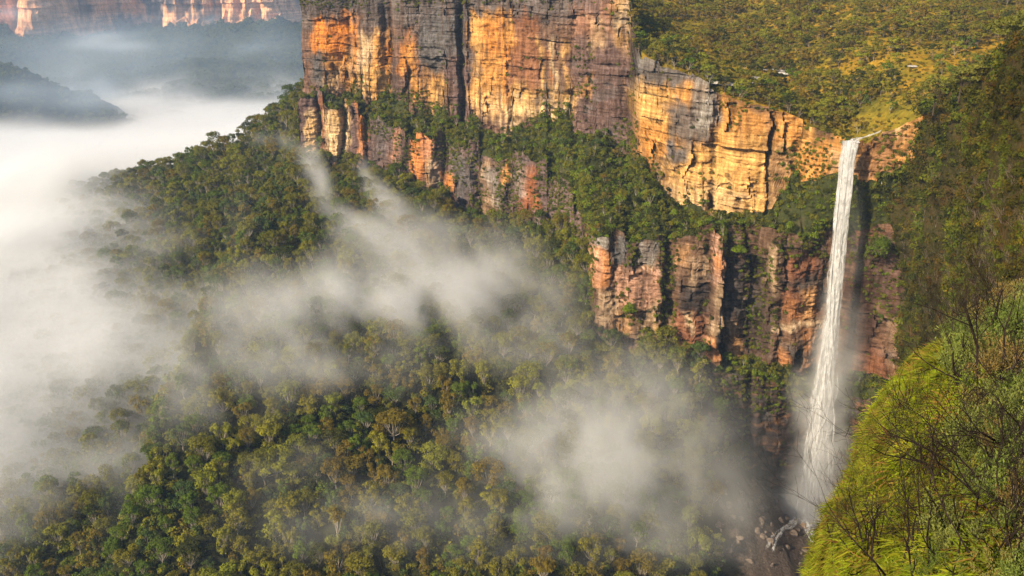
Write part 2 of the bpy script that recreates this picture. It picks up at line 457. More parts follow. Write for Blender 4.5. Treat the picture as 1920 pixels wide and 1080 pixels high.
slabs = [
 (2, 786, 880, -20, 104, 2.6), (2, 838, 880, 104, 228, 1.6), (2, 575, 660, -20, 34, 2.6), (2, 735, 760, 100, 182, 2.2), (2, 692, 734, 60, 178, 1.6), (2, 962, 1080, 165, 226, -1.4), (2, 884, 950, 110, 118, -.8), (2, 884, 950, 144, 152, -.9),
 (2, 640, 668, 118, 182, 2.0), (2, 1076, 1100, 60, 240, 1.3), (2, 1110, 1186, 90, 300, 1.8), (2, 1060, 1186, -20, 30, 1.4), (2, 590, 625, 150, 186, 1.2), (2, 760, 786, 130, 180, -1.4), (2, 900, 960, -20, 22, 1.8),
 (2, 1248, 1292, 262, 306, 2.4), (2, 1262, 1330, 185, 262, 1.4), (2, 1290, 1460, 300, 312, -1.0), (2, 1190, 1340, 98, 162, 1.0), (2, 1360, 1378, 195, 246, -3.5), (2, 1440, 1450, 205, 300, -2.6), (2, 1340, 1440, 224, 232, -.7), (2, 1396, 1402, 350, 405, 1.4), (2, 1462, 1476, 340, 400, 1.4),
 (2, 1300, 1430, 338, 344, -1.2), (2, 1245, 1400, 372, 378, -.8),
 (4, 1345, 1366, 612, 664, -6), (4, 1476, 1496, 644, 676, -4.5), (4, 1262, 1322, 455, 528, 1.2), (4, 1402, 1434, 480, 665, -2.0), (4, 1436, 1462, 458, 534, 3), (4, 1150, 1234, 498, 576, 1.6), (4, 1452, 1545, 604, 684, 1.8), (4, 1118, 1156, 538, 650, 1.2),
 (4, 1112, 1142, 430, 500, 1.4), (4, 1255, 1330, 590, 660, 1.0), (4, 1196, 1232, 430, 492, 1.3), (4, 1256, 1330, 583, 590, -1.5), (4, 1280, 1330, 528, 534, -1.0), (4, 1330, 1346, 412, 520, 2.2),
 (4, 574, 604, 212, 292, -1.0), (4, 774, 812, 225, 320, 1.6), (4, 828, 852, 325, 395, 1.6), (4, 700, 772, 200, 300, .8), (6, 1400, 1440, 740, 800, 1.2), (6, 1450, 1500, 800, 840, 1.2), (6, 1430, 1530, 860, 900, 1.0)]
def slab_relief(X, Z, r):
    Yw = np.interp(X, SX, SY[:, r])
    px, py = sight(X, Yw, Z)
    qx = px + fbm(X / 6.0, Z / 8.0, 0, 4, 150) * 13; qy = py + fbm(X / 7.0, Z / 6.0, 0, 4, 160) * 12
    d = np.zeros_like(X)
    for (s_, x0, x1, y0, y1, a) in slabs:
        if s_ != r: continue
        m = np.maximum(np.abs(qx - (x0 + x1) / 2) - (x1 - x0) / 2, np.abs(qy - (y0 + y1) / 2) - (y1 - y0) / 2)
        d += a * (1 - sstep(-1.6, 1.6, m))
    return d
def ridged(X, Z, seed):
    # scooped caves and ribs between them
    a = 1 - 2 * np.abs(fbm(X / 9.0, Z / 13.0, 0, 4, seed))
    b = 1 - 2 * np.abs(fbm(X / 3.5, Z / 2.2, 0, 3, seed + 3))
    return a * 1.2 + b * 0.55 - 0.8
def relief(X, Z, r):
    return relief0(X, Z, r) + slab_relief(X, Z, r)
def relief0(X, Z, r):
    """metres the wall of segment r stands forward at (X, Z)"""
    xw = X + fbm(X / 14.0, Z / 17.0, 0, 3, 31) * 3.2
    if r <= 3:
        d = np.where(X < 63.5, prof(xw, butt), prof(xw, w2))
        d = d + blocky(X, Z, 40, 6.5, 9.0, 1.25) + ridged(X, Z, 41) * 0.9
        px, py = sight(X, 440.0 + 0 * X, Z)
        up = (X > 64)
        # the long overhang and its bed of shadow, and the stepped beds below
        d = d + np.where(up & (px > 1318) & (px < 1446), sstep(262, 270, -(-py)) * 0 + np.where(py < 269, 2.6, 0.0) - np.where((py >= 269) & (py < 276), 1.2, 0), 0)
        d = d + np.where(up & (px > 1240) & (px < 1470), np.where(py > 325, 1.2, 0) + np.where(py > 345, 1.3, 0), 0)
        d = d + np.where(up & (px < 1255), np.where(py > 238, -1.6, 0.6), 0)
        return d
    if r <= 5:
        d = np.where(X < 36, prof(xw, low1), prof(xw, w3))
        d = d + blocky(X, Z, 60, 5.0, 6.0, 1.35) + ridged(X, Z, 61) * 1.0
        return d
    return prof(xw, w4) + blocky(X, Z, 80, 2.6, 4.5, 0.9)

REL = np.zeros_like(XX)
pairs = [(2, 2), (4, 4), (6, 6)]
rock_w = np.zeros_like(XX)
for a, _ in pairs:
    m = seg == a
    if a == 2: w_x = sstep(-150, -143, XX) * (1 - sstep(180, 190, XX))
    elif a == 4: w_x = sstep(-150, -143, XX) * (1 - sstep(180, 190, XX))
    else: w_x = sstep(84, 104, XX) * (1 - sstep(180, 190, XX))
    REL[m] = (relief(XX[m], ZZ[m], a) * w_x[m])
    rock_w[m] = w_x[m]
first = {a: int(np.searchsorted(rows_v, a)) for a in range(len(SEG) + 1)}
def carry(row_from, rows, decay):
    base = REL[row_from][None, :]
    n = len(rows)
    k = (1 - np.arange(1, n + 1) / n) ** decay
    return base * k[:, None]
# into the ledges, plateau and slopes next to the walls
r_edge = first[2]
REL[first[1]:first[2]] += carry(r_edge, range(first[1], first[2]), 6)[::-1]
lastrow = {2: first[3], 4: first[5], 6: first[7]}
wallend = {}
for a in (2, 4, 6):
    xw_ = rock_w[first[a] + 2]
    wallend[a] = relief(XX[lastrow[a]], ZZ[lastrow[a]], a) * xw_
n3 = first[4] - first[3]; k = np.linspace(0, 1, n3, endpoint=False)[:, None]
REL[first[3]:first[4]] = wallend[2][None] * (1 - k) ** 5 + REL[first[4]][None] * k ** 5
n5 = first[6] - first[5]; k = np.linspace(0, 1, n5, endpoint=False)[:, None]
REL[first[5]:first[6]] = wallend[4][None] * (1 - k) ** 9 + REL[first[6]][None] * k ** 2
n7 = first[8] - first[7]; k = np.linspace(0, 1, n7, endpoint=False)[:, None]
REL[first[7]:first[8]] = wallend[6][None] * (1 - k) ** 3
Y2 = YY - REL
# undulation of the vegetated ground
soft = (1 - rock_w)
bumps = fbm(XX / 38.0, Y2 / 38.0, 0, 4, 90) * 5.0 * sstep(0.0, 0.25, np.minimum(tt, 1 - tt) + 0.0 * tt)
Z2 = ZZ + np.where((seg == 2) | (seg == 4), 0, bumps * np.where(seg == 6, 0.2, 1) * np.where((seg == 3) | (seg == 5), 0.5, 1))
# shallow gully that leads the stream to the lip
gully = np.exp(-((XX - (146 + (Y2 - 390) * 0.28)) / 12.0) ** 2) * sstep(385, 400, Y2) * (1 - sstep(430, 560, Y2))
Z2 = Z2 - np.where(seg <= 1, gully * 3.0, 0)
Z2 += np.where(seg <= 1, fbm(XX / 14.0, Y2 / 14.0, 0, 4, 95) * 1.2, 0)
X2 = XX + core * fbm(XX / 4.0, ZZ / 3.0, 0, 3, 99) * 0.35

# ---- pigment of the rock, shade of caves and turned faces painted in
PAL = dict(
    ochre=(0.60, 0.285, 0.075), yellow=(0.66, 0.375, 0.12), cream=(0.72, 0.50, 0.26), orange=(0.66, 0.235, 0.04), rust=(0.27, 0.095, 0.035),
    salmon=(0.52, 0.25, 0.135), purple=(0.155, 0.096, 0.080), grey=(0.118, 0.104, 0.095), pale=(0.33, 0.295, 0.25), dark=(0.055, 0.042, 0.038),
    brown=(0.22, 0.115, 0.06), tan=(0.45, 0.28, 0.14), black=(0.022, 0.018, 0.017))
def paint(base, X, Y, Z, patches, seed):
    px, py = sight(X, Y, Z)
    wx = fbm(X / 8.0, Z / 11.0, 0, 5, seed) * 17
    wy = fbm(X / 6.0, Z / 8.0, 0, 5, seed + 50) * 20
    qx = px + wx; qy = py + wy
    streak = fbm(X / 1.7, Z / 28.0, 0, 4, seed + 70)
    c = base
    for (x0, x1, y0, y1, name, w, soft_) in patches:
        cx, cy = (x0 + x1) / 2, (y0 + y1) / 2
        dx = (np.abs(qx - cx) - (x1 - x0) / 2) / soft_; dy = (np.abs(qy - cy) - (y1 - y0) / 2) / (soft_ * 1.5)
        m = (1 - sstep(-1, 1, np.maximum(dx, dy) + streak * 1.1)) * w
        c = c * (1 - m[..., None]) + np.array(PAL[name]) * m[..., None]
    return c

pat_up = [
 (560,1190,-60,60,'grey',0.75,22), (560,700,-60,22,'dark',0.5,12),
 (596,676,34,108,'orange',1,9), (612,672,92,160,'ochre',0.95,9), (608,640,130,168,'cream',0.7,8), (578,600,70,92,'orange',0.9,8), (586,612,96,160,'grey',0.95,8),
 (650,668,60,140,'grey',0.5,9), (680,704,62,180,'cream',0.75,8), (700,735,64,180,'ochre',0.95,8), (722,738,80,150,'orange',0.7,6), (675,735,120,180,'yellow',0.6,10),
 (735,758,100,180,'dark',0.75,8), (754,786,68,130,'orange',0.9,8), (760,782,80,128,'ochre',0.75,8), (786,878,20,140,'grey',0.95,10), (770,830,136,180,'ochre',0.95,9), (800,842,150,214,'yellow',0.75,9),
 (838,880,105,225,'purple',0.95,9), (855,878,-20,80,'dark',0.6,8), (882,960,22,220,'ochre',1,8), (884,905,30,200,'yellow',0.7,6), (905,940,40,90,'orange',0.55,8), (884,955,180,224,'cream',0.6,12), (945,962,80,200,'orange',0.55,6),  # purple and dark left of the crevice paint in its shade
 (962,1016,28,168,'rust',0.85,9), (966,1076,40,170,'brown',0.5,12), (1012,1020,70,170,'yellow',0.9,5), (1034,1044,80,210,'cream',0.8,5), (1056,1064,80,200,'yellow',0.8,5), (1022,1032,95,160,'orange',0.8,5),
 (960,1080,160,222,'yellow',0.85,9), (975,1068,186,222,'cream',0.75,10), (950,966,200,262,'cream',0.8,8), (1076,1190,-60,310,'purple',0.9,8), (1070,1110,20,60,'salmon',0.6,10),  # purple right end: rock colour with the right-facing wall's shade painted in
 (1100,1130,30,90,'tan',0.7,9), (1146,1176,-20,88,'yellow',0.6,10), (1160,1186,10,60,'cream',0.6,8), (1120,1150,0,60,'salmon',0.5,10), (1085,1105,150,180,'ochre',0.6,6),
 (1188,1340,98,166,'grey',0.95,8), (1190,1300,100,120,'pale',0.45,10), (1180,1262,160,238,'yellow',0.95,8), (1180,1250,242,302,'ochre',0.95,8), (1200,1215,250,300,'orange',0.5,7),
 (1255,1300,160,225,'ochre',0.9,9), (1262,1330,185,265,'grey',0.9,9), (1296,1345,150,240,'pale',0.75,9), (1248,1290,262,306,'grey',0.95,8), (1232,1262,300,340,'grey',0.7,7),
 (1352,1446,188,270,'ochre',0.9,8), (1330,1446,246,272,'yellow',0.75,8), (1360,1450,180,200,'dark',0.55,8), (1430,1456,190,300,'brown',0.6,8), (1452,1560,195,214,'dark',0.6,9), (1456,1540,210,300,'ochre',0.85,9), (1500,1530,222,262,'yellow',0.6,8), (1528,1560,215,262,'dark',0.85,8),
 (1290,1460,274,402,'yellow',0.9,9), (1240,1300,300,400,'yellow',0.9,9), (1250,1380,345,400,'cream',0.55,12), (1372,1400,350,405,'tan',0.5,8), (1436,1480,270,395,'tan',0.7,9), (1440,1475,280,360,'brown',0.5,8), (1236,1262,330,376,'purple',0.4,8),
 (1560,1615,290,330,'tan',0.9,10), (1610,1740,215,262,'tan',0.9,10), (1610,1680,250,300,'brown',0.75,9), (1605,1670,300,330,'brown',0.8,9), (1690,1735,215,260,'ochre',0.7,8),
]
pat_low = [
 (560,604,180,214,'purple',0.95,7), (574,604,212,292,'cream',1,6), (576,596,230,290,'yellow',0.6,8), (602,614,180,292,'rust',0.8,5), (614,654,164,292,'cream',1,6), (620,652,170,230,'yellow',0.6,8), (648,668,175,310,'purple',0.9,6),
 (666,690,190,305,'orange',0.75,7), (672,686,260,312,'salmon',0.8,7), (686,770,190,310,'purple',0.85,9), (700,730,210,300,'grey',0.55,10), (735,752,240,300,'salmon',0.6,7), (774,812,225,320,'salmon',1,7), (776,800,230,330,'orange',0.65,8), (800,830,300,352,'tan',0.9,8), (812,832,310,350,'pale',0.5,8),
 (828,852,325,395,'orange',0.95,7), (830,848,350,392,'ochre',0.7,7), (852,880,290,400,'grey',0.85,9), (902,925,300,420,'tan',0.7,8), (912,935,320,380,'pale',0.6,7), (944,960,310,340,'ochre',0.8,7), (975,1010,320,400,'rust',0.9,9), (965,985,310,360,'pale',0.5,6),
 (1112,1140,432,470,'pale',0.85,7), (1110,1142,466,535,'orange',1,7), (1112,1128,470,530,'salmon',0.75,7), (1148,1176,436,496,'grey',1,6), (1196,1232,446,496,'pale',0.85,7), (1200,1226,494,512,'yellow',0.9,5),
 (1150,1234,498,576,'salmon',1,7), (1118,1156,538,600,'tan',0.95,8), (1196,1226,565,650,'tan',0.95,7), (1150,1180,590,650,'ochre',0.9,8), (1230,1256,610,655,'yellow',0.85,7),
 (1262,1322,455,525,'brown',0.85,8), (1266,1290,460,500,'ochre',0.6,6), (1270,1330,520,586,'dark',0.95,7), (1290,1318,480,520,'tan',0.6,6), (1256,1328,588,656,'rust',1,8), (1280,1300,588,615,'cream',0.7,5),
 (1326,1348,414,530,'salmon',1,5), (1326,1346,470,500,'orange',0.8,6), (1340,1362,520,590,'tan',0.9,6), (1330,1390,595,630,'tan',0.95,7), (1328,1344,620,672,'orange',0.8,5), (1345,1364,612,664,'black',1,4), (1364,1392,630,672,'ochre',0.9,6),  # black fills the cave with painted shade
 (1358,1398,480,596,'dark',1,7), (1398,1446,480,665,'dark',0.75,9), (1434,1462,458,534,'tan',1,6), (1462,1544,455,545,'dark',0.85,9), (1470,1530,475,520,'rust',0.9,9), (1466,1540,545,612,'rust',0.9,8), (1504,1532,545,600,'ochre',0.95,7), (1470,1500,570,606,'orange',0.6,7),  # the two leading dark patches paint shade into the recess
 (1452,1550,606,680,'brown',0.95,8), (1500,1520,618,672,'orange',0.6,6), (1456,1478,650,672,'orange',0.9,4), (1476,1494,644,676,'black',0.9,5), (1452,1545,604,611,'cream',0.7,4),  # black is painted shade in the small hollow
 (1590,1700,430,760,'rust',0.95,12), (1590,1652,440,660,'black',0.8,12), (1640,1710,440,620,'dark',0.7,14), (1655,1710,600,700,'tan',0.5,10), (1640,1660,560,660,'brown',0.7,9), (1660,1690,700,770,'ochre',0.7,9),  # right of the fall: brown rock, its partial shade painted in dark
]
PAL = {k_: tuple(np.array(v_) * (0.80 if sum(v_) > 0.5 else 0.9)) for k_, v_ in PAL.items()}
rock_c = np.zeros((NR, NC, 3))
m2 = seg <= 2; m4 = (seg >= 3) & (seg <= 5); m6 = seg >= 6
base_up = np.ones((m2.sum(), 3)) * (np.array(PAL['purple']) * 0.5 + np.array(PAL['brown']) * 0.5)
Xa = XX[m2]; base_up = np.where((Xa > 64)[:, None], np.array(PAL['ochre']) * 0.9, base_up)
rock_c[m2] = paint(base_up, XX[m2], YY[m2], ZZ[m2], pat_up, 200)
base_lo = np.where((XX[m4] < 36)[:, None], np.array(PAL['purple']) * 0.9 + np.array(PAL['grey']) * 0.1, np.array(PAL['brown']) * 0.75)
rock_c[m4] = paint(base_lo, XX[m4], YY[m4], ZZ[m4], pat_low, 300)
low_right = m4 & (XX > 36)
g_ = rock_c[low_right].mean(-1, keepdims=True)
rock_c[low_right] = rock_c[low_right] * 0.70 + g_ * np.array((1.05, 0.92, 0.80)) * 0.24
n6 = fbm(XX[m6] / 5.0, ZZ[m6] / 2.0, 0, 4, 77)[:, None]
rock_c[m6] = np.array(PAL['dark']) * (1 - sstep(0.0, 0.5, n6)) + np.array(PAL['brown']) * 0.75 * sstep(0.0, 0.5, n6)
# joints and hollows are coloured darker, following the relief's own fine shape
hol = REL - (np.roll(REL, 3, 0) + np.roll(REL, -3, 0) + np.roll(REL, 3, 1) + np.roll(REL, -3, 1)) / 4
hollow_dark = sstep(0.25, 0.9, -hol) * rock_w
rock_c = rock_c * (1 - 0.62 * hollow_dark[..., None])
# long dark water stains running down from under the ledges
st = fbm((XX + fbm(XX / 20., ZZ / 20., 0, 3, 451) * 2) / 1.3, ZZ / 34.0, 0, 4, 452) + 0.55 * fbm(XX / 13.0, ZZ / 16.0, 0, 3, 453)
stain = sstep(0.16, 0.52, st)[..., None] * np.where(XX > 64, 0.42, 0.68)[..., None]
rock_c = rock_c * (1 - stain) + np.array((0.085, 0.05, 0.036)) * stain
mott = fbm(XX / 3.0, ZZ / 4.5, 0, 5, 401)
rock_c *= (1 + 0.35 * mott)[..., None]
greyw = sstep(0.22, 0.6, fbm(XX / 11.0, ZZ / 7.0, 0, 5, 431))[..., None] * 0.45
rock_c = rock_c * (1 - greyw) + np.array(PAL['grey']) * greyw

mat_rock = rock_material('sandstone')
mat_floor = ground_material('forest_soil', [(0.3, (0.018, 0.020, 0.008)), (0.6, (0.035, 0.036, 0.014)), (0.8, (0.055, 0.045, 0.02))], 0.1)
mat_ledge = ground_material('ledge_soil', [(0.3, (0.03, 0.035, 0.012)), (0.55, (0.05, 0.055, 0.018)), (0.8, (0.10, 0.075, 0.035))], 0.15)
mat_heath = ground_material('heath_soil', [(0.3, (0.08, 0.075, 0.012)), (0.45, (0.20, 0.15, 0.016)), (0.6, (0.30, 0.17, 0.016)), (0.75, (0.19, 0.155, 0.02))], 0.035)

sxx, syy = sight(X2, Y2, Z2)
scree = sstep(1335, 1400, sxx + fbm(X2 / 7., Y2 / 7., 0, 4, 440) * 60) * sstep(895, 935, syy + fbm(X2 / 6., Y2 / 6., 0, 4, 441) * 40) * (X2 > 70) * (seg >= 6)
P3 = np.stack([X2, Y2, Z2], -1)
def strip(name, a, b, mat, cmask=None, smooth=False, c0=0, c1=None):
    """one piece of the escarpment between break lines a and b"""
    r0 = first[a]; r1 = first[b] if b in first else NR - 1
    r1 = min(r1, NR - 1)
    sub = P3[r0:r1 + 1, c0:c1]
    me = new_mesh(name, sub.reshape(-1, 3), grid_faces(sub.shape[0], sub.shape[1]), mat, smooth)
    cc = rock_c[r0:r1 + 1, c0:c1].reshape(-1, 3).copy()
    vcol(me, 'col', np.clip(cc, 0.008, 0.9))
    vfloat(me, 'scree', scree[r0:r1 + 1, c0:c1])
    o = link(name, me)
    tag(o, kind='structure')
    return o
i_l = int(np.searchsorted(colX, -150)); i_r = len(colX)
strip('plateau', 0, 2, mat_heath, smooth=True)
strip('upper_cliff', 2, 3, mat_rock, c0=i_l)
strip('ridge_crest', 2, 3, mat_floor, smooth=True, c1=i_l + 1)
strip('cliff_ledge', 3, 4, mat_ledge, smooth=True)
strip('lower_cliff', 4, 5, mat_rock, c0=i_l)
strip('ridge_flank', 4, 5, mat_floor, smooth=True, c1=i_l + 1)
strip('cliff_foot_ledge', 5, 6, mat_ledge, smooth=True)
i_b = int(np.searchsorted(colX, 88))
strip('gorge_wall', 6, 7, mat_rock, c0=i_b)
strip('forest_floor', 6, 7, mat_floor, smooth=True, c1=i_b + 1)
strip('valley_floor', 7, 9, mat_floor, smooth=True)
print('escarpment', round(time.time() - T0, 1))

# =================================================================== STEEP SLOPE ON THE RIGHT (the wall swings round towards the lookout)
def table_patch(name, pxs, pys, Ys, n_u, n_v, mat, amp, scale, seed, back=None, kind='structure', smooth=True):
    """pys: (rows, cols) sight rows, Ys: (rows, cols) distances; lofted smoothly"""
    pys = np.array(pys, float); Ys = np.array(Ys, float); pxs = np.array(pxs, float)
    nr, nc = Ys.shape
    u = np.linspace(0, nc - 1, n_u); v = np.linspace(0, nr - 1, n_v)
    def bil(A):
        B = np.stack([np.interp(u, np.arange(nc), A[i]) for i in range(nr)])
        return np.stack([np.interp(v, np.arange(nr), B[:, j]) for j in range(n_u)], 1)
    PX = bil(np.broadcast_to(pxs, (nr, nc)) if pxs.ndim == 1 else pxs); PY = bil(pys); YY_ = bil(Ys)
    for _ in range(6):                                   # soften the creases of the table
        Yp = np.pad(YY_, 1, mode='edge')
        YY_ = (Yp[:-2, 1:-1] + Yp[2:, 1:-1] + Yp[1:-1, :-2] + Yp[1:-1, 2:] + 2 * YY_) / 6
    uu = (540.0 - PY) / F
    t = YY_ / (CP + uu * SP)
    W = np.stack([(PX - 960.0) / F * t, YY_, -t * SP + uu * t * CP], -1)
    return W, u, v

def normals_of(W):
    du = np.gradient(W, axis=1); dv = np.gradient(W, axis=0)
    n = np.cross(dv, du)
    n /= np.linalg.norm(n, axis=-1, keepdims=True) + 1e-9
    # towards the lookout
    s = np.sign(-(n * W).sum(-1, keepdims=True)); s[s == 0] = 1
    return n * s

Rpx = [1640, 1695, 1760, 1830, 1920, 2060, 2300]
Rpy = [[225, 215, 190, 140, 80, 20, -60],
       [235, 228, 200, 152, 95, 30, -50],
       [300] * 7, [420] * 7, [560] * 7, [700] * 7, [850] * 7, [1000] * 7, [1300] * 7]
RY = [[500, 490, 450, 380, 290, 210, 160],
      [430, 404, 378, 305, 215, 150, 110],
      [425, 384, 352, 284, 192, 130, 95],
      [422, 384, 338, 264, 168, 110, 80],
      [420, 396, 328, 243, 143, 90, 65],
      [418, 394, 314, 218, 118, 72, 50],
      [412, 380, 290, 192, 97, 58, 40],
      [390, 332, 255, 168, 82, 48, 33],
      [350, 280, 195, 124, 62, 36, 24]]
RW, _, _ = table_patch('r', Rpx, Rpy, RY, 150, 210, None, 0, 0, 0)
Rn = normals_of(RW)
dsc = np.clip(RW[..., 1:2] / 380.0, 0.25, 1)
RW = RW + Rn * (((0.45 - np.abs(fbm(RW[..., 1] / 42.0, RW[..., 2] / 60.0, 0, 4, 500))) * 16)[..., None] * sstep(0.06, 0.2, np.linspace(0, 1, RW.shape[0]))[:, None, None] + fbm(RW[..., 1] / 9.0, RW[..., 2] / 6.0, 0, 3, 505)[..., None] * 1.6) * dsc
mat_steep = ground_material('steep_slope_soil', [(0.3, (0.028, 0.026, 0.010)), (0.5, (0.055, 0.045, 0.014)), (0.7, (0.085, 0.05, 0.018)), (0.85, (0.05, 0.05, 0.016))], 0.12)
me = new_mesh('gorge_slope', RW.reshape(-1, 3), grid_faces(*RW.shape[:2]), mat_steep, True)
tag(link('gorge_slope', me), kind='structure')

# =================================================================== NEAR BANK below the lookout
out_px = np.array([800, 1150, 1520, 1562, 1576, 1625, 1660, 1672, 1706, 1732, 1800, 1900, 2030, 2240], float)
out_py = np.array([1600, 1330, 1215, 1085, 975, 905, 812, 760, 712, 668, 640, 600, 530, 420], float)
out_Y = np.array([26, 32, 37, 40, 42, 45, 48, 50, 52, 54, 58, 60, 58, 54], float)
in_px = np.linspace(1450, 2700, 14); in_py = np.linspace(1900, 820, 14); in_Y = np.linspace(9, 16, 14)
NU, NV = 170, 150
ua = np.linspace(0, 13, NU)
opx = np.interp(ua, range(14), out_px); opy = np.interp(ua, range(14), out_py); oY = np.interp(ua, range(14), out_Y)
ipx = np.interp(ua, range(14), in_px); ipy = np.interp(ua, range(14), in_py); iY = np.interp(ua, range(14), in_Y)
va = np.linspace(0, 1, NV)[:, None]
# an evenly rounded shoulder: distance falls fast just inside the skyline
ve = va
FPX = opx + (ipx - opx) * ve; FPY = opy + (ipy - opy) * ve
FY = 1.0 / ((1 / oY) + (1 / iY - 1 / oY) * (ve ** 0.8))
uu = (540.0 - FPY) / F; t = FY / (CP + uu * SP)
FW = np.stack([(FPX - 960) / F * t, FY, -t * SP + uu * t * CP], -1)
# the far side of the shoulder falls away
nb = 14
bk = np.linspace(1, 0, nb, endpoint=False)[:, None, None]
edge = FW[0][None]
back = edge + bk * np.array([3.0, 14.0, -4.0]) + bk ** 2 * np.array([4.0, 6.0, -22.0])
FW = np.concatenate([back, FW], 0)
Fn = normals_of(FW); Fn[:nb] = Fn[nb]
for _ in range(3):
    Fn[1:-1] = (Fn[:-2] + Fn[1:-1] + Fn[2:]) / 3
ds = np.clip(FW[..., 1:2] / 40, 0.3, 1.2)
FW = FW + Fn * (fbm(FW[..., 0] / 6.0, FW[..., 2] / 6.0, FW[..., 1] / 6.0, 4, 610)[..., None] * 2.6) * ds * sstep(-0.05, 0.25, np.concatenate([np.zeros(nb), np.linspace(0, 1, NV)]))[:, None, None]
mat_bank = ground_material('bank_soil', [(0.3, (0.04, 0.055, 0.010)), (0.55, (0.07, 0.085, 0.014)), (0.75, (0.10, 0.07, 0.02))], 0.35, 0.8, 0.2)
me = new_mesh('grassy_bank', FW.reshape(-1, 3), grid_faces(*FW.shape[:2]), mat_bank, True)
tag(link('grassy_bank', me), kind='structure')

# =================================================================== FAR SIDE OF THE VALLEY
def far_station(X, edge, base, mid, low, floor_):
    return (X, [(edge[0] + 2600, 60), (edge[0] + 500, 30), edge, base, mid, low, floor_, (500, -450)])
FS = [
 (-4200, (2500, 10), P(2380, 95), P(1900, 170), P(1400, 300), (1100, -440)),
 (-2400, (2500, 8), P(2380, 80), P(2000, 150), P(1500, 280), (1100, -440)),
 (-1600, (2720, 6), P(2600, 72), P(2050, 140), P(1600, 260), (1100, -440)),
 (-1430, (2740, 6), P(2640, 68), P(2200, 130), P(1700, 240), (1100, -440)),
 (-1310, (2760, 6), P(2660, 66), P(2250, 130), P(1800, 230), (1100, -440)),
 (-1230, (2960, 4), P(2880, 60), P(2500, 125), P(1900, 220), (1100, -440)),
 (-1100, (3060, 4), P(2960, 52), P(2600, 120), P(2000, 215), (1100, -440)),
 (-930, (3000, 2), P(2900, 46), P(2550, 115), P(2000, 212), (1100, -440)),
 (-760, (3080, 2), P(2980, 40), P(2450, 110), P(2000, 210), (1100, -440)),
 (-640, (3300, 2), P(3180, 44), P(2550, 112), P(2000, 210), (1100, -440)),
 (-540, (3500, 2), P(3400, 36), P(2600, 110), P(2000, 210), (1100, -440)),
 (-420, (3420, 2), P(3300, 30), P(2600, 108), P(2000, 210), (1100, -440)),
 (0, (3500, 0), P(3400, 38), P(2600, 110), P(2000, 210), (1100, -440)),
 (3800, (3500, 0), P(3400, 38), P(2600, 110), P(2000, 210), (1100, -440)),
]
FS = [far_station(*s) for s in FS]
fX = np.array([s[0] for s in FS], float); fY = np.array([[r[0] for r in s[1]] for s in FS], float); fZ = np.array([[r[1] for r in s[1]] for s in FS], float)
fcol = np.concatenate([np.arange(-4200, -2000, 60.0), np.arange(-2000, 100, 7.0), np.arange(100, 3800, 60.0)])
fseg = [8, 20, 46, 90, 70, 30, 16]
ffirst = np.concatenate([[0], np.cumsum(fseg)])
rv = np.concatenate([i + np.arange(n) / n for i, n in enumerate(fseg)] + [[len(fseg)]])
FV = rv[:, None] * np.ones((1, len(fcol))); FX = np.ones((len(rv), 1)) * fcol[None]
sg = np.minimum(np.floor(FV).astype(int), len(fseg) - 1); ft = FV - sg
Xl = FX + fbm(FX / 120.0, FV * 2.0, 0, 4, 700) * 60
A0 = np.zeros_like(FX); B0 = np.zeros_like(FX)
for r in range(len(fseg)):
    m = sg == r
    y0 = np.interp(Xl[m], fX, fY[:, r]); y1 = np.interp(Xl[m], fX, fY[:, r + 1])
    z0 = np.interp(Xl[m], fX, fZ[:, r]); z1 = np.interp(Xl[m], fX, fZ[:, r + 1])
    A0[m] = y0 + (y1 - y0) * ft[m]; B0[m] = z0 + (z1 - z0) * ft[m]
wall = sg == 2
spur = np.abs(fbm(FX / 260.0, A0 / 420.0, 0, 4, 710))
A0 = A0 - np.where(wall, 1, np.exp(-((FV - 3.0) * 2.2) ** 2)) * (fbm(FX / 60.0, B0 / 300.0, 0, 4, 705) * 95 + (h1(np.floor(B0[:, :] / 22).astype(np.int64), 3) - 0.5) * 14 * wall + fbm(FX / 14.0, B0 / 40.0, 0, 3, 707) * 14)
B0 = B0 + np.where(sg >= 3, 1, 0) * (70 * (0.32 - spur) * np.sin(np.clip(FV - 3, 0, 4) / 4 * math.pi) + fbm(FX / 22.0, A0 / 26.0, 0, 3, 715) * 7)
B0 = B0 + np.exp(-((FV - 3) * 5.0) ** 2) * fbm(FX / 30.0, FX * 0, 0, 4, 717) * 45
wc = np.zeros((*FX.shape, 3))
nz = fbm(FX / 40.0, B0 / 60.0, 0, 5, 720); n2_ = fbm(FX / 9.0, B0 / 120.0, 0, 4, 721)
mixf = sstep(-0.34, 0.06, nz + 0.5 * n2_ + 0.35 * sstep(-1100, -1300, FX) )[..., None]  # paler patches, most at the left end, paint sunlight onto the cliff
wc = np.array((0.13, 0.10, 0.095)) * (1 - mixf) + np.array((0.78, 0.42, 0.22)) * mixf
wc = wc * (1 + 0.4 * fbm(FX / 5.0, B0 / 50.0, 0, 3, 725))[..., None]
FP = np.stack([FX, A0, B0], -1)
mat_far_rock = rock_material('far_sandstone', 0.12, 0.6)
mat_far_forest = ground_material('far_forest', [(0.3, (0.012, 0.022, 0.008)), (0.5, (0.025, 0.038, 0.012)), (0.75, (0.05, 0.055, 0.018))], 0.02, 1.0, 9.0)
def fstrip(name, a, b, mat, smooth):
    sub = FP[ffirst[a]:ffirst[b] + 1]
    me = new_mesh(name, sub.reshape(-1, 3), grid_faces(*sub.shape[:2]), mat, smooth)
    vcol(me, 'col', np.clip(wc[ffirst[a]:ffirst[b] + 1].reshape(-1, 3), 0.01, 0.9))
    return tag(link(name, me), kind='structure')
fstrip('far_plateau', 0, 2, mat_far_forest, True)
fstrip('far_cliff', 2, 3, mat_far_rock, False)
fstrip('far_valley_side', 3, 7, mat_far_forest, True)

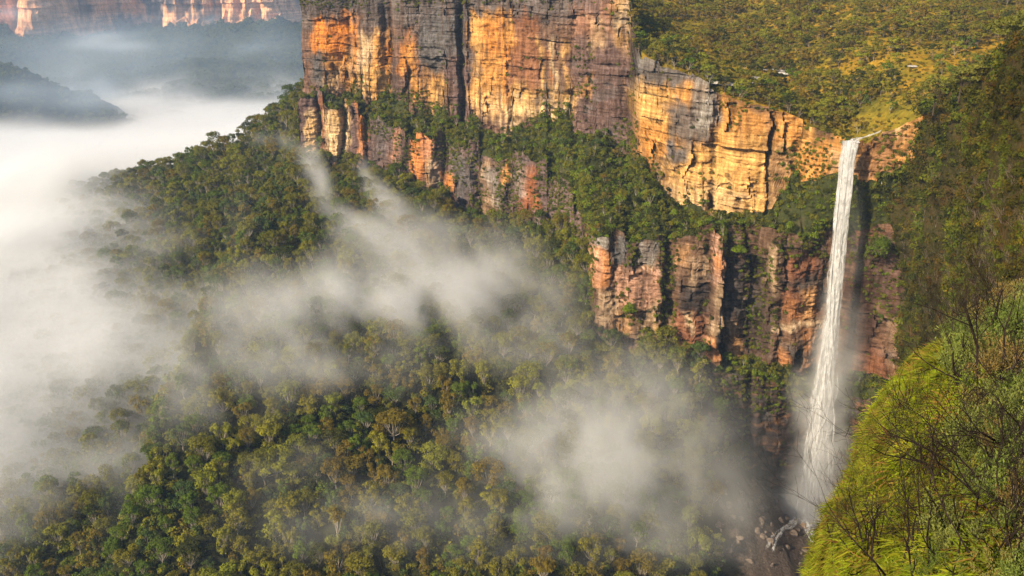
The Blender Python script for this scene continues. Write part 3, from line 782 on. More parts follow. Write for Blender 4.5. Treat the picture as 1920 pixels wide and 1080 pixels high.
# the nearer forested spur at the left edge of the valley
sx = np.arange(-2300, -480, 10.0); sy = np.arange(1420, 2120, 10.0)
GX, GY = np.meshgrid(sx, sy)
crest_px = 960 + F * GX / (1760 * CP + 260 * SP)
cz = zat(1760.0, np.interp(crest_px, [-900, -400, 0, 70, 120, 170, 240, 310], [30, 70, 112, 136, 165, 196, 232, 275]))
GZ = cz - (np.abs(GY - 1760 - fbm(GX / 160., GY * 0, 0, 3, 731) * 70) / 330.0) ** 1.25 * 150
GZ = GZ + fbm(GX / 75.0, GY / 75.0, 0, 4, 730) * 26 + fbm(GX / 24.0, GY / 24.0, 0, 3, 735) * 9
me = new_mesh('valley_spur', np.stack([GX, GY, GZ], -1).reshape(-1, 3), grid_faces(*GX.shape), mat_far_forest, True)
tag(link('valley_spur', me), kind='structure')
print('terrain', round(time.time() - T0, 1))

# =================================================================== PLANTS
def quads(c, n, size, jitter, rs, aspect=0.62):
    """leaf sprays: one diamond per centre, facing roughly along n"""
    m = len(c)
    n = n + rs.normal(0, jitter, (m, 3)); n /= np.linalg.norm(n, axis=1, keepdims=True) + 1e-9
    a = np.cross(n, rs.normal(0, 1, (m, 3))); a /= np.linalg.norm(a, axis=1, keepdims=True) + 1e-9
    b = np.cross(n, a)
    s = size * rs.uniform(0.6, 1.35, (m, 1))
    v = np.stack([c - a * s, c - b * s * aspect, c + a * s, c + b * s * aspect], 1).reshape(-1, 3)
    f = np.arange(m * 4).reshape(m, 4)
    return v, f

def tube(path, radii, k=5):
    path = np.asarray(path, float); n = len(path)
    d = np.gradient(path, axis=0); d /= np.linalg.norm(d, axis=1, keepdims=True) + 1e-9
    ref = np.where(np.abs(d[:, 2:3]) < 0.9, [[0, 0, 1.0]], [[1.0, 0, 0]])
    a = np.cross(d, ref); a /= np.linalg.norm(a, axis=1, keepdims=True) + 1e-9
    b = np.cross(d, a)
    th = np.linspace(0, 2 * math.pi, k, endpoint=False)
    r = np.asarray(radii, float)[:, None, None]
    v = path[:, None] + r * (np.cos(th)[None, :, None] * a[:, None] + np.sin(th)[None, :, None] * b[:, None])
    v = v.reshape(-1, 3)
    f = []
    for i in range(n - 1):
        for j in range(k):
            f.append((i * k + j, i * k + (j + 1) % k, (i + 1) * k + (j + 1) % k, (i + 1) * k + j))
    return v, np.array(f)

def merge(parts):
    vs, fs, o = [], [], 0
    for v, f in parts:
        vs.append(v); fs.append(f + o); o += len(v)
    return np.concatenate(vs), np.concatenate(fs)

def gum(seed, H=14.0, W=5.5, clumps=15, leaves=95, leaf=0.42, flat=0.55, bare=0.45, r0=0.28):
    """a gum tree: forked pale trunk, limbs to each clump, domed clumps of leaf sprays"""
    rs = np.random.default_rng(seed)
    lean = rs.normal(0, 0.05, 2) * H
    cl = []
    tries = 0
    while len(cl) < clumps and tries < 900:
        tries += 1
        a = rs.uniform(0, 2 * math.pi); rr = math.sqrt(rs.uniform(0, 1)) * W * 0.82
        top = H - (rr / W) ** 2 * H * 0.22 * rs.uniform(0.6, 1.5)
        z = rs.uniform(H * bare + rr * 0.15, top)
        if rs.random() < 0.55: z = top - rs.uniform(0, 1.2)
        rad = rs.uniform(0.19, 0.36) * W
        p = np.array([math.cos(a) * rr + lean[0] * z / H, math.sin(a) * rr + lean[1] * z / H, z - rad * flat])
        if all(np.linalg.norm((p - q) / np.array([1, 1, 0.8])) > 0.62 * min(rad, r) for q, r in cl) or tries > 500:
            cl.append((p, rad))
    V_, F_, T_ = [], [], []
    off = 0
    for p, rad in cl:
        m = int(leaves * (rad / (0.3 * W)) ** 2)
        d = rs.normal(0, 1, (m, 3)); d[:, 2] = np.abs(d[:, 2]) * 1.15 - 0.35
        d /= np.linalg.norm(d, axis=1, keepdims=True)
        lump = 1 + 0.22 * np.sin(d[:, 0] * 5 + p[0] * 3) * np.sin(d[:, 1] * 5 + p[1] * 3)
        c = p + d * np.array([1, 1, flat * 1.25]) * rad * lump[:, None] * rs.uniform(0.72, 1.05, (m, 1))
        v, f = quads(c, d + np.array([0, 0, 0.35]), leaf, 0.42, rs)
        V_.append(v); F_.append(f + off); off += len(v)
        ct = rs.uniform(0.28, 0.72)
        T_.append(np.repeat(np.clip(ct + rs.normal(0, 0.14, m), 0, 1), 4))
    crown = (np.concatenate(V_), np.concatenate(F_), np.concatenate(T_))
    # trunk and limbs
    fork = H * bare * rs.uniform(0.7, 0.95)
    fp = np.array([lean[0] * 0.5, lean[1] * 0.5, fork])
    parts = [tube([(0, 0, -2.5), (lean[0] * .1, lean[1] * .1, fork * .45), fp], [r0 * 1.3, r0, r0 * .8], 6)]
    for p, rad in cl:
        mid = fp + (p - fp) * 0.5 + rs.normal(0, 0.35, 3); mid[2] -= 0.1 * np.linalg.norm(p - fp)
        parts.append(tube([fp - (0, 0, 0.4), mid, p + (0, 0, rad * 0.3)], [r0 * .45, r0 * .28, r0 * .08], 4))
    return crown, merge(parts)

def tint_mesh(name, crown, mat):
    me = new_mesh(name, crown[0], crown[1], mat)
    vfloat(me, 'tint', crown[2])
    return me

# leaf colours (each plant draws one with its own random number)
LG = dict(
    olive=[(0.0, (0.150, 0.135, 0.015)), (0.5, (0.175, 0.152, 0.016)), (1.0, (0.125, 0.124, 0.018))],
    yellow=[(0.0, (0.215, 0.195, 0.018)), (1.0, (0.180, 0.195, 0.020))],
    bronze=[(0.0, (0.175, 0.120, 0.016)), (0.5, (0.160, 0.122, 0.018)), (1.0, (0.150, 0.098, 0.018))],
    green=[(0.0, (0.080, 0.120, 0.014)), (1.0, (0.110, 0.145, 0.016))],
    blue=[(0.0, (0.056, 0.088, 0.024)), (1.0, (0.074, 0.104, 0.028))],
    dark=[(0.0, (0.042, 0.050, 0.010)), (1.0, (0.064, 0.066, 0.013))],
    bright=[(0.0, (0.125, 0.185, 0.012)), (1.0, (0.165, 0.205, 0.016))],
)
leafm = {k: leaf_material('leaves_' + k, v) for k, v in LG.items()}
def mixramp(names, ws):
    st = []; p = 0.0; tot = sum(ws)
    for nme, w in zip(names, ws):
        c = LG[nme]
        st.append((min(p / tot + 0.01, 1), c[0][1])); p += w; st.append((max(p / tot - 0.01, 0), c[-1][1]))
    return st
leaf_forest = leaf_material('leaves_forest', mixramp(['dark', 'green', 'olive', 'yellow', 'bronze', 'olive', 'blue'], [1.6, 2.4, 3.4, 1.8, 1.5, 2.4, 1.2]))
leaf_ledge = leaf_material('leaves_ledge', mixramp(['dark', 'green', 'olive', 'bright', 'olive', 'dark'], [2.2, 1.8, 3.0, 1.5, 2.0, 1.5]))
leaf_heath = leaf_material('leaves_heath', mixramp(['olive', 'bronze', 'yellow', 'bronze', 'olive', 'dark'], [3, 2.0, 2, 2.0, 2, 1.0]))
leaf_scrub = leaf_material('leaves_scrub', [(0.0, (0.034, 0.042, 0.008)), (0.3, (0.062, 0.070, 0.010)), (0.5, (0.085, 0.080, 0.012)), (0.62, (0.120, 0.074, 0.014)), (0.75, (0.06, 0.088, 0.012)), (0.9, (0.11, 0.105, 0.014)), (1.0, (0.05, 0.07, 0.012))], patch=(0.05, [(0.36, (0.5, 0.42, 0.4)), (0.48, (1.0, 0.85, 0.8)), (0.56, (1.1, 1.15, 0.8)), (0.66, (1.7, 1.7, 1.0))]))
bark_pale = bark_material('pale_bark', (0.42, 0.36, 0.28), (0.20, 0.16, 0.12))
bark_dark = bark_material('dark_bark', (0.10, 0.07, 0.05), (0.045, 0.033, 0.026))

NT_VAR = 7
forest_src = []
for i in range(NT_VAR):
    H = [13, 11.5, 14.5, 10, 12, 15, 11][i]; W = [4.3, 4.8, 4.1, 4.1, 3.6, 4.6, 5.1][i]
    forest_src.append(gum(100 + i, H, W * 1.3, clumps=[22, 24, 21, 20, 17, 23, 26][i], leaves=92, leaf=0.36, flat=0.7, bare=[.24, .22, .30, .16, .2, .3, .2][i]))
crown_me = [tint_mesh('crown', s[0], leafm['olive']) for s in forest_src]
trunk_me = [new_mesh('trunk', s[1][0], s[1][1], bark_pale) for s in forest_src]

def unlinked(name, objs):
    c = bpy.data.collections.new(name)
    for o in objs: c.objects.link(o)
    return c
def joined(name, crown, trunk, lm, bm):
    v = np.concatenate([crown[0], trunk[0]]); f = np.concatenate([crown[1], trunk[1] + len(crown[0])])
    me = new_mesh(name, v, f, [lm, bm])
    mi = np.zeros(len(f), np.int32); mi[len(crown[1]):] = 1
    me.polygons.foreach_set('material_index', mi)
    vfloat(me, 'tint', np.concatenate([crown[2], np.full(len(trunk[0]), 0.5)]))
    return bpy.data.objects.new(name, me)

def scatter(name, pts, rot, scl, source, label=None, cat=None, variant=None):
    """many small plants as one mass: the points of this mesh each carry one of the source plants"""
    me = bpy.data.meshes.new(name)
    n = len(pts)
    me.vertices.add(n); me.vertices.foreach_set('co', np.asarray(pts, np.float32).ravel())
    a = me.attributes.new('rot', 'FLOAT_VECTOR', 'POINT'); a.data.foreach_set('vector', np.asarray(rot, np.float32).ravel())
    a = me.attributes.new('scl', 'FLOAT_VECTOR', 'POINT')
    scl = np.asarray(scl, np.float32)
    if scl.ndim == 1: scl = np.repeat(scl[:, None], 3, 1)
    a.data.foreach_set('vector', scl.ravel())
    a = me.attributes.new('var', 'INT', 'POINT')
    a.data.foreach_set('value', (rng.integers(0, 1000, n) if variant is None else variant).astype(np.int32))
    o = link(name, me)
    tag(o, label, cat, kind='stuff')
    ng = bpy.data.node_groups.new(name, 'GeometryNodeTree')
    ng.interface.new_socket('Geometry', in_out='INPUT', socket_type='NodeSocketGeometry')
    ng.interface.new_socket('Geometry', in_out='OUTPUT', socket_type='NodeSocketGeometry')
    N, L = ng.nodes, ng.links
    gi, go = N.new('NodeGroupInput'), N.new('NodeGroupOutput')
    ci = N.new('GeometryNodeCollectionInfo'); ci.inputs['Collection'].default_value = source
    ci.inputs['Separate Children'].default_value = True; ci.inputs['Reset Children'].default_value = True
    ip = N.new('GeometryNodeInstanceOnPoints'); ip.inputs['Pick Instance'].default_value = True
    def na(nm, ty):
        q = N.new('GeometryNodeInputNamedAttribute'); q.data_type = ty; q.inputs['Name'].default_value = nm
        return q.outputs['Attribute']
    e2r = N.new('FunctionNodeEulerToRotation')
    L.new(na('rot', 'FLOAT_VECTOR'), e2r.inputs[0])
    L.new(gi.outputs[0], ip.inputs['Points']); L.new(ci.outputs[0], ip.inputs['Instance'])
    L.new(na('var', 'INT'), ip.inputs['Instance Index'])
    L.new(e2r.outputs[0], ip.inputs['Rotation']); L.new(na('scl', 'FLOAT_VECTOR'), ip.inputs['Scale'])
    L.new(ip.outputs[0], go.inputs[0])
    md = o.modifiers.new('scatter', 'NODES'); md.node_group = ng
    return o

def sample_surface(W, n, mask=None, rs=rng):
    """random points on a lofted grid, uniform per area; mask (cells) weights"""
    A = W[:-1, :-1]; B = W[1:, :-1]; C_ = W[:-1, 1:]; D = W[1:, 1:]
    area = np.linalg.norm(np.cross(B - A, C_ - A), axis=-1)
    w = area if mask is None else area * mask
    w = w.ravel(); cw = np.cumsum(w); 
    i = np.searchsorted(cw, rs.uniform(0, cw[-1], n))
    r, c = np.divmod(i, W.shape[1] - 1)
    a, b = rs.uniform(0, 1, (2, n))
    p = (A[r, c] * ((1 - a) * (1 - b))[:, None] + B[r, c] * (a * (1 - b))[:, None] + C_[r, c] * ((1 - a) * b)[:, None] + D[r, c] * (a * b)[:, None])
    return p, r, c

def thin(pts, dist):
    """keep points no closer than dist (array per point)"""
    cell = {}
    keep = []
    D = np.broadcast_to(dist, (len(pts),))
    cs = float(np.max(D))
    for i, p in enumerate(pts):
        key = (int(p[0] // cs), int(p[1] // cs), int(p[2] // cs))
        ok = True
        for dx in (-1, 0, 1):
            for dy in (-1, 0, 1):
                for dz in (-1, 0, 1):
                    for j in cell.get((key[0] + dx, key[1] + dy, key[2] + dz), ()):
                        q = pts[j]
                        if (p[0] - q[0]) ** 2 + (p[1] - q[1]) ** 2 + (p[2] - q[2]) ** 2 < D[i] ** 2:
                            ok = False; break
                    if not ok: break
                if not ok: break
            if not ok: break
        if ok:
            keep.append(i); cell.setdefault(key, []).append(i)
    return np.array(keep)

# ------------------------------------------------------------------ the valley forest
cellseg = seg[:-1, :-1]; cellX = XX[:-1, :-1]; cellY = Y2[:-1, :-1]
mask_f = ((cellseg >= 5) & (cellseg <= 8)).astype(float)
mask_f[(cellseg == 5) & (cellX > 88)] = 0; mask_f[(cellseg == 6) & (cellX > 88)] = 0
mask_f[((cellseg >= 2) & (cellseg <= 4)) & (cellX < -147)] = 1
mask_f[(cellseg == 1) & (cellX < -147)] = 0.25
mask_f[(cellX < -560) | (cellX > 185)] = 0; mask_f[cellY < 205] = 0
# the bare scree and plunge pool under the fall
qx, qy = sight(cellX, cellY, Z2[:-1, :-1])
mask_f[(cellX > 84) & (qx > 1330) & (qy > 880) & (cellseg >= 7)] = 0
pf, rf_, cf_ = sample_surface(P3, 34000, mask_f)
sp = 5.3 + 2.2 * h1(np.arange(len(pf)), 9)
kp = thin(pf, sp)
pf = pf[kp]
fpx, fpy = sight(pf[:, 0], pf[:, 1], pf[:, 2] + 8)
vis = (fpx > -160) & (fpx < 1980) & (fpy > -80) & (fpy < 1230)
pf = pf[vis]; fpx = fpx[vis]; fpy = fpy[vis]
print('forest trees', len(pf))
dist_ = np.linalg.norm(pf, axis=1)
inside = (fpx > -10) & (fpx < 1500) & (fpy < 1095)
fogged = (pf[:, 0] < -130) & (fpy < 900) & (fpy > 360)
score = dist_ + np.where(inside, 0, 1e4) + np.where(fogged, 2e3, 0)
order = np.argsort(score)
near_i = order[:300]; rest_i = order[300:]

kinds = ['olive', 'yellow', 'bronze', 'green', 'blue', 'dark']
words = dict(olive='olive green', yellow='yellow green', bronze='bronze brown', green='fresh green', blue='blue green', dark='dark green', bright='bright green')
def place_word(px, py):
    if py > 980: v = 'at the bottom edge'
    elif py > 880: v = 'low on the slope'
    elif py > 760: v = 'halfway up the slope'
    else: v = 'high on the slope'
    h = ('beside the fog' if px < 250 else 'left of the rust tree' if px < 480 else 'beneath the bronze stand' if px < 760 else
         'left of the mist cloud' if px < 950 else 'inside the mist cloud' if px < 1300 else 'near the foot of the waterfall')
    return v, h
clump = fbm(pf[:, 0] / 45.0, pf[:, 1] / 45.0, 0, 2, 900)
def pick_kind(i, r):
    px, py = fpx[i], fpy[i]
    w = np.array([3.6, 2.0, 1.5, 2.0, 0.8, 0.8])
    if 600 < px < 920 and 660 < py < 900: w = np.array([2.0, 1.0, 5.0, 0.8, 0.3, 0.6])
    if px < 560 and py > 720: w = np.array([4.5, 3.0, 0.8, 2.2, 0.8, 0.5])
    if py > 900: w = w * np.array([1, 1, 1, 1.6, 1.6, 0.8])
    w = w * (1 + np.array([1, 1, 1, -1, -1, -0.5]) * np.clip(clump[i] * 1.5, -0.8, 0.8))
    return kinds[r.choice(6, p=w / w.sum())]
sizes_seen = {}
for n_, i in enumerate(near_i):
    v_ = int(rng.integers(0, NT_VAR)); kd = pick_kind(i, rng)
    s = float(rng.uniform(0.68, 1.12))
    if kd in ('green', 'blue'): s *= 0.85
    root = bpy.data.objects.new('gum_tree', None)
    COL.objects.link(root)
    root.location = pf[i] - np.array([0, 0, 0.3]); root.rotation_euler = (0, 0, float(rng.uniform(0, 6.28)))
    root.scale = (s * 0.92, s * 0.92, s)
    root.empty_display_size = 1
    tr = bpy.data.objects.new('trunk', trunk_me[v_]); COL.objects.link(tr); tr.parent = root
    cr = bpy.data.objects.new('crown', crown_me[v_]); COL.objects.link(cr); cr.parent = root
    cr.material_slots[0].link = 'OBJECT'; cr.material_slots[0].material = leafm[kd]
    hw = 'tall' if s > 0.98 else 'medium' if s > 0.8 else 'small'
    a_, b_ = place_word(fpx[i], fpy[i])
    tag(root, f'{hw} {words[kd]} gum {a_}, {b_}', 'tree', 'gum trees of the valley forest')

src = unlinked('forest_sources', [joined('gum_source', forest_src[i][0], forest_src[i][1], leaf_forest, bark_pale) for i in range(NT_VAR)])
pr = pf[rest_i]
s = rng.uniform(0.62, 1.1, len(pr))
scatter('distant_forest', pr, np.stack([rng.normal(0, .04, len(pr)), rng.normal(0, .04, len(pr)), rng.uniform(0, 6.28, len(pr))], 1),
        np.stack([s * .92, s * .92, s], 1), src, 'mass of gum forest covering the ridge and upper valley slope', 'forest')

# ------------------------------------------------------------------ shrubs: dense little domes
def bush(seed, r=1.2, h=1.5, leaves=150, leaf=0.2, clumps=5, droop=0.0):
    rs = np.random.default_rng(seed)
    V_, F_, T_ = [], [], []; off = 0
    for c in range(clumps):
        a = rs.uniform(0, 6.28); q = rs.uniform(0, 0.65) * r
        p = np.array([math.cos(a) * q, math.sin(a) * q, rs.uniform(0.25, 0.75) * h]); rad = rs.uniform(0.4, 0.62) * r
        m = leaves // clumps
        d = rs.normal(0, 1, (m, 3)); d[:, 2] = np.abs(d[:, 2]) - 0.4; d /= np.linalg.norm(d, axis=1, keepdims=True)
        cc = p + d * rad * np.array([1, 1, h / r * 0.75]) * rs.uniform(0.7, 1.08, (m, 1))
        v, f = quads(cc, d + np.array([0, 0, .3]), leaf, 0.5, rs)
        V_.append(v); F_.append(f + off); off += len(v)
        T_.append(np.repeat(np.clip(rs.uniform(.3, .7) + rs.normal(0, .14, m), 0, 1), 4))
    return np.concatenate(V_), np.concatenate(F_), np.concatenate(T_)
def bush_objs(name, seeds, mat, **kw):
    return [bpy.data.objects.new(name, tint_mesh(name, bush(sd, **kw), mat)) for sd in seeds]
ledge_bush = unlinked('ledge_bush_sources', bush_objs('ledge_bush_source', range(300, 306), leaf_ledge, r=2.0, h=2.4, leaves=200, leaf=0.30, clumps=6))
heath_bush = unlinked('heath_bush_sources', bush_objs('heath_bush_source', range(310, 315), leaf_heath, r=1.1, h=0.9, leaves=90, leaf=0.22, clumps=4))
scrub_bush = unlinked('scrub_bush_sources', bush_objs('scrub_bush_source', range(320, 326), leaf_scrub, r=1.9, h=2.2, leaves=210, leaf=0.24, clumps=6))

def spin(n, tilt=0.08):
    return np.stack([rng.normal(0, tilt, n), rng.normal(0, tilt, n), rng.uniform(0, 6.28, n)], 1)

under, _, _ = sample_surface(P3, 12000, mask_f * (cellY < 620) * (cellX > -330))
under = under[thin(under, 2.6)]
ux, uy = sight(under[:, 0], under[:, 1], under[:, 2]); under = under[(ux > -60) & (ux < 1560) & (uy < 1150)]
under_src = unlinked('undergrowth_sources', bush_objs('undergrowth_source', range(330, 335), leaf_forest, r=2.2, h=3.4, leaves=170, leaf=0.36, clumps=5))
scatter('undergrowth', under, spin(len(under), .1), rng.uniform(.7, 1.5, len(under)), under_src, 'dark leafy undergrowth filling the gaps between the forest trees', 'undergrowth')
# ledges between the walls
mk = (((cellseg == 3) | (cellseg == 5)) & (cellX > -149) & (cellX < 190)).astype(float)
mk[(cellseg == 5) & (cellX > -60) & (cellX < 60)] *= 0.5
bare = fbm(cellX / 10.0, cellY / 10.0, Z2[:-1, :-1] / 10, 3, 940)
mk = mk * (0.12 + 0.88 * sstep(-0.30, 0.0, bare)) * np.where((cellX > 0) & (cellX < 66), 1.6, np.where(cellX < -98, 0.3, 1))
pl, _, _ = sample_surface(P3, 14000, mk)
kl = thin(pl, 1.7); pl = pl[kl]
# plants that cling to the faces: along bedding planes, in chimneys, and in the patches seen from the lookout
mk2 = np.zeros_like(cellX)
wallcell = ((cellseg == 2) | (cellseg == 4) | ((cellseg == 6) & (cellX > 88))) & (cellX > -143) & (cellX < 190)
cz_ = Z2[:-1, :-1]
vx, vy = sight(cellX, cellY, cz_)
grow = sstep(0.18, 0.5, fbm(cellX / 8.0, cz_ / 9.0, 0, 4, 950)) * 0.5
hol_c = sstep(0.3, 1.2, -hol[:-1, :-1])
mk2 = wallcell * (0.02 + hol_c * 0.45) * (0.1 + grow)
def veg_patch(seg_, x0, x1, y0, y1, w):
    global mk2
    nx = fbm(cellX / 6.0, cz_ / 7.0, 0, 4, 960) * 14
    m = (1 - sstep(-8, 8, np.maximum(np.abs(vx + nx - (x0 + x1) / 2) - (x1 - x0) / 2, np.abs(vy + nx - (y0 + y1) / 2) - (y1 - y0) / 2)))
    mk2 = np.maximum(mk2, m * w * (cellseg == seg_) * wallcell)
for a in [(2, 560, 700, -20, 12, .7), (2, 735, 880, -20, 6, .6), (2, 900, 1190, -20, 4, .5), (2, 715, 800, 172, 240, 1), (2, 790, 860, 200, 250, .8), (2, 985, 1070, 212, 262, .9),
          (2, 1078, 1112, 95, 175, .35), (2, 1150, 1190, 225, 300, .8), (2, 1170, 1235, 300, 400, .45), (2, 1470, 1560, 270, 400, .9), (2, 1530, 1590, 225, 265, .6), (2, 1350, 1560, 186, 204, .35), (2, 1450, 1480, 330, 400, .5),
          (2, 1640, 1760, 230, 400, .5), (2, 650, 672, 150, 190, .7),
          (4, 680, 742, 215, 255, .7), (4, 742, 776, 250, 330, .6), (4, 810, 905, 225, 300, .9), (4, 838, 860, 240, 340, .6), (4, 880, 906, 290, 420, .5), (4, 925, 980, 260, 345, .8), (4, 930, 975, 330, 420, .7), (4, 1000, 1112, 220, 440, 1), (4, 1040, 1112, 300, 640, .8),
          (4, 1176, 1200, 470, 500, .6), (4, 1228, 1264, 430, 600, .8), (4, 1160, 1190, 540, 600, .5), (4, 1216, 1262, 575, 620, .7), (4, 1348, 1420, 425, 475, .9), (4, 1300, 1332, 430, 470, .6), (4, 1396, 1450, 470, 660, .5), (4, 1455, 1545, 420, 480, .8), (4, 1580, 1660, 400, 490, 1), (4, 1590, 1700, 470, 560, .4), (4, 1620, 1700, 540, 600, .5),
          (4, 1290, 1330, 640, 690, .5), (4, 1400, 1440, 590, 650, .7), (6, 1240, 1400, 680, 800, 1), (6, 1400, 1500, 690, 770, .6), (6, 1570, 1700, 740, 900, .6), (6, 1330, 1400, 780, 880, .3)]:
    veg_patch(*a)
pw, _, _ = sample_surface(P3, 7000, mk2)
kw_ = thin(pw, 1.25); pw = pw[kw_]
pa = np.concatenate([pl, pw])
sc = np.concatenate([rng.uniform(0.45, 1.35, len(pl)), rng.uniform(0.3, 0.8, len(pw))])
scatter('ledge_shrubbery', pa - np.array([0, 0.15, 0.25]), spin(len(pa), 0.15), sc, ledge_bush, 'dense green shrubs and creepers covering the ledges between the cliffs', 'shrubbery')
print('ledge plants', len(pl), len(pw))

# small trees on the ledges
small_src = [gum(400 + i, 8.5, 3.4, clumps=10, leaves=70, leaf=0.30, bare=0.3, r0=0.16) for i in range(4)]
small_crown = [tint_mesh('crown', s_[0], leafm['green']) for s_ in small_src]
small_trunk = [new_mesh('trunk', s_[1][0], s_[1][1], bark_pale) for s_ in small_src]
pt, _, _ = sample_surface(P3, 900, mk * np.where(cellX < 60, 1, 0.6))
kt = thin(pt, 6.5); pt = pt[kt]
tpx, tpy = sight(pt[:, 0], pt[:, 1], pt[:, 2] + 4)
okk = (tpx > 560) & (tpx < 1720) & (tpy < 800); pt = pt[okk]; tpx = tpx[okk]; tpy = tpy[okk]
print('ledge trees', len(pt))
def ledge_word(px, py):
    if py > 655: return 'at the foot of the lower cliff'
    if px < 860: return 'on the left buttress ledge'
    if px < 1000: return 'on the shelf under the buttress'
    if px < 1130: return 'in the gully between two cliffs'
    if px < 1330: return 'on the ledge above the lower cliff'
    if px < 1560: return 'on the ledge left of the waterfall'
    return 'on the ledge right of the waterfall'
for i in range(min(len(pt), 290)):
    v_ = int(rng.integers(0, 4)); kd = ['green', 'olive', 'dark', 'bright', 'bronze', 'blue'][int(rng.choice(6, p=[.3, .25, .2, .07, .1, .08]))]
    s = float(rng.uniform(0.5, 1.05))
    root = bpy.data.objects.new('ledge_tree', None); COL.objects.link(root)
    root.location = pt[i] - np.array([0, 0, 0.3]); root.rotation_euler = (float(rng.normal(0, .1)), float(rng.normal(0, .1)), float(rng.uniform(0, 6.28))); root.scale = (s, s, s)
    tr = bpy.data.objects.new('trunk', small_trunk[v_]); COL.objects.link(tr); tr.parent = root
    cr = bpy.data.objects.new('crown', small_crown[v_]); COL.objects.link(cr); cr.parent = root
    cr.material_slots[0].link = 'OBJECT'; cr.material_slots[0].material = leafm[kd]
    hw = 'larger' if s > 0.85 else 'small'
    tag(root, f'{hw} {words[kd]} tree rooted {ledge_word(tpx[i], tpy[i])}', 'tree', 'small trees on the cliff ledges')

# ------------------------------------------------------------------ the plateau: open woodland over orange heath
mp = ((cellseg <= 1) & (cellX > 58) & (cellY < 760) & (cellX < 330)).astype(float)
mp2 = ((cellseg <= 1) & (cellX > -141) & (cellX <= 58) & (cellY < 680)).astype(float)
openn = fbm(cellX / 34.0, cellY / 34.0, 0, 3, 970)
ph, _, _ = sample_surface(P3, 15000, mp + mp2 * 0.3)
kh = thin(ph, 1.35); ph = ph[kh]
sh = rng.uniform(0.45, 1.3, len(ph))
scatter('heath', ph - np.array([0, 0, .1]), spin(len(ph)), sh, heath_bush, 'low olive and orange heath scrub covering the plateau', 'heath')
wood_src = [gum(500 + i, 7.0, 3.7, clumps=[9, 10, 8, 11, 9][i], leaves=62, leaf=0.31, flat=0.5, bare=0.36, r0=0.11) for i in range(5)]
wood_crown = [tint_mesh('crown', s_[0], leafm['olive']) for s_ in wood_src]
bark_mid = bark_material('grey_bark', (0.26, 0.21, 0.15), (0.12, 0.09, 0.065))
wood_trunk = [new_mesh('trunk', s_[1][0], s_[1][1], bark_pale if i_ == 0 else bark_mid) for i_, s_ in enumerate(wood_src)]
pp, rr_, cc_ = sample_surface(P3, 9000, mp * sstep(0.2, -0.2, openn) * sstep(395, 425, cellY) + mp * 0.10 + mp2 * 0.5)
kq = thin(pp, 3.3); pp = pp[kq]
ppx, ppy = sight(pp[:, 0], pp[:, 1], pp[:, 2] + 3)
okk = (ppx > 560) & (ppx < 2000) & (ppy > -40); pp = pp[okk]; ppx = ppx[okk]; ppy = ppy[okk]
od = np.argsort(np.linalg.norm(pp, axis=1) + np.where((ppx > 1180) & (ppx < 1925) & (ppy > 0), 0, 1000))
print('plateau trees', len(pp))
def plat_word(px, py):
    if px < 1190: return 'on top of the tall buttress'
    v = 'near the edge' if py > 105 + (px - 1190) * 0.3 else 'far back' if py < 50 else 'midway up'
    h = 'above the grey rock face' if px < 1330 else 'above the yellow cliff' if px < 1480 else 'behind the white rock shelves' if px < 1560 else 'upstream of the waterfall' if px < 1720 else 'beside the dark gorge slope'
    return v + ', ' + h
for i in od[:290]:
    v_ = int(rng.integers(0, 5)); kd = ['olive', 'yellow', 'dark', 'bronze', 'green'][int(rng.choice(5, p=[.42, .2, .16, .1, .12]))]
    s = float(rng.uniform(0.65, 1.3))
    root = bpy.data.objects.new('plateau_tree', None); COL.objects.link(root)
    root.location = pp[i] - np.array([0, 0, .2]); root.rotation_euler = (float(rng.normal(0, .06)), float(rng.normal(0, .06)), float(rng.uniform(0, 6.28))); root.scale = (s, s, s)
    tr = bpy.data.objects.new('trunk', wood_trunk[v_]); COL.objects.link(tr); tr.parent = root
    cr = bpy.data.objects.new('crown', wood_crown[v_]); COL.objects.link(cr); cr.parent = root
    cr.material_slots[0].link = 'OBJECT'; cr.material_slots[0].material = leafm[kd]
    tag(root, f'{"taller" if s > .85 else "short"} {words[kd]} gum {plat_word(ppx[i], ppy[i])}', 'tree', 'gum trees scattered over the plateau')
ri = od[290:]
wsrc = unlinked('woodland_sources', [joined('woodland_source', s_[0], s_[1], leaf_heath, bark_mid) for s_ in wood_src])
s = rng.uniform(0.65, 1.2, len(ri))
scatter('plateau_woodland', pp[ri], spin(len(ri), .05), s, wsrc, 'open woodland of small gums thinning out across the far plateau', 'woodland')

# ------------------------------------------------------------------ scrub on the steep gorge slope
Rm = np.ones((RW.shape[0] - 1, RW.shape[1] - 1))
rx, ry = sight(RW[:-1, :-1, 0], RW[:-1, :-1, 1], RW[:-1, :-1, 2])
Rm[(rx > 2050) | (ry > 1150)] = 0
Rm *= np.clip(380.0 / RW[:-1, :-1, 1], 1, 3.2)
ps, _, _ = sample_surface(RW, 17000, Rm)
dd = np.clip(ps[:, 1] / 300, 0.3, 1.2)
ks = thin(ps, 1.5 * dd); ps = ps[ks]; dd = dd[ks]
scatter('gorge_scrub', ps, spin(len(ps), .2), (0.45 + 1.5 * rng.uniform(0, 1, len(ps)) ** 3 + 0.5 * sstep(0.1, 0.5, fbm(ps[:, 1] / 14, ps[:, 2] / 14, 0, 3, 980))) * dd, scrub_bush, 'dark olive and rusty scrub clothing the steep slope right of the waterfall', 'scrub')
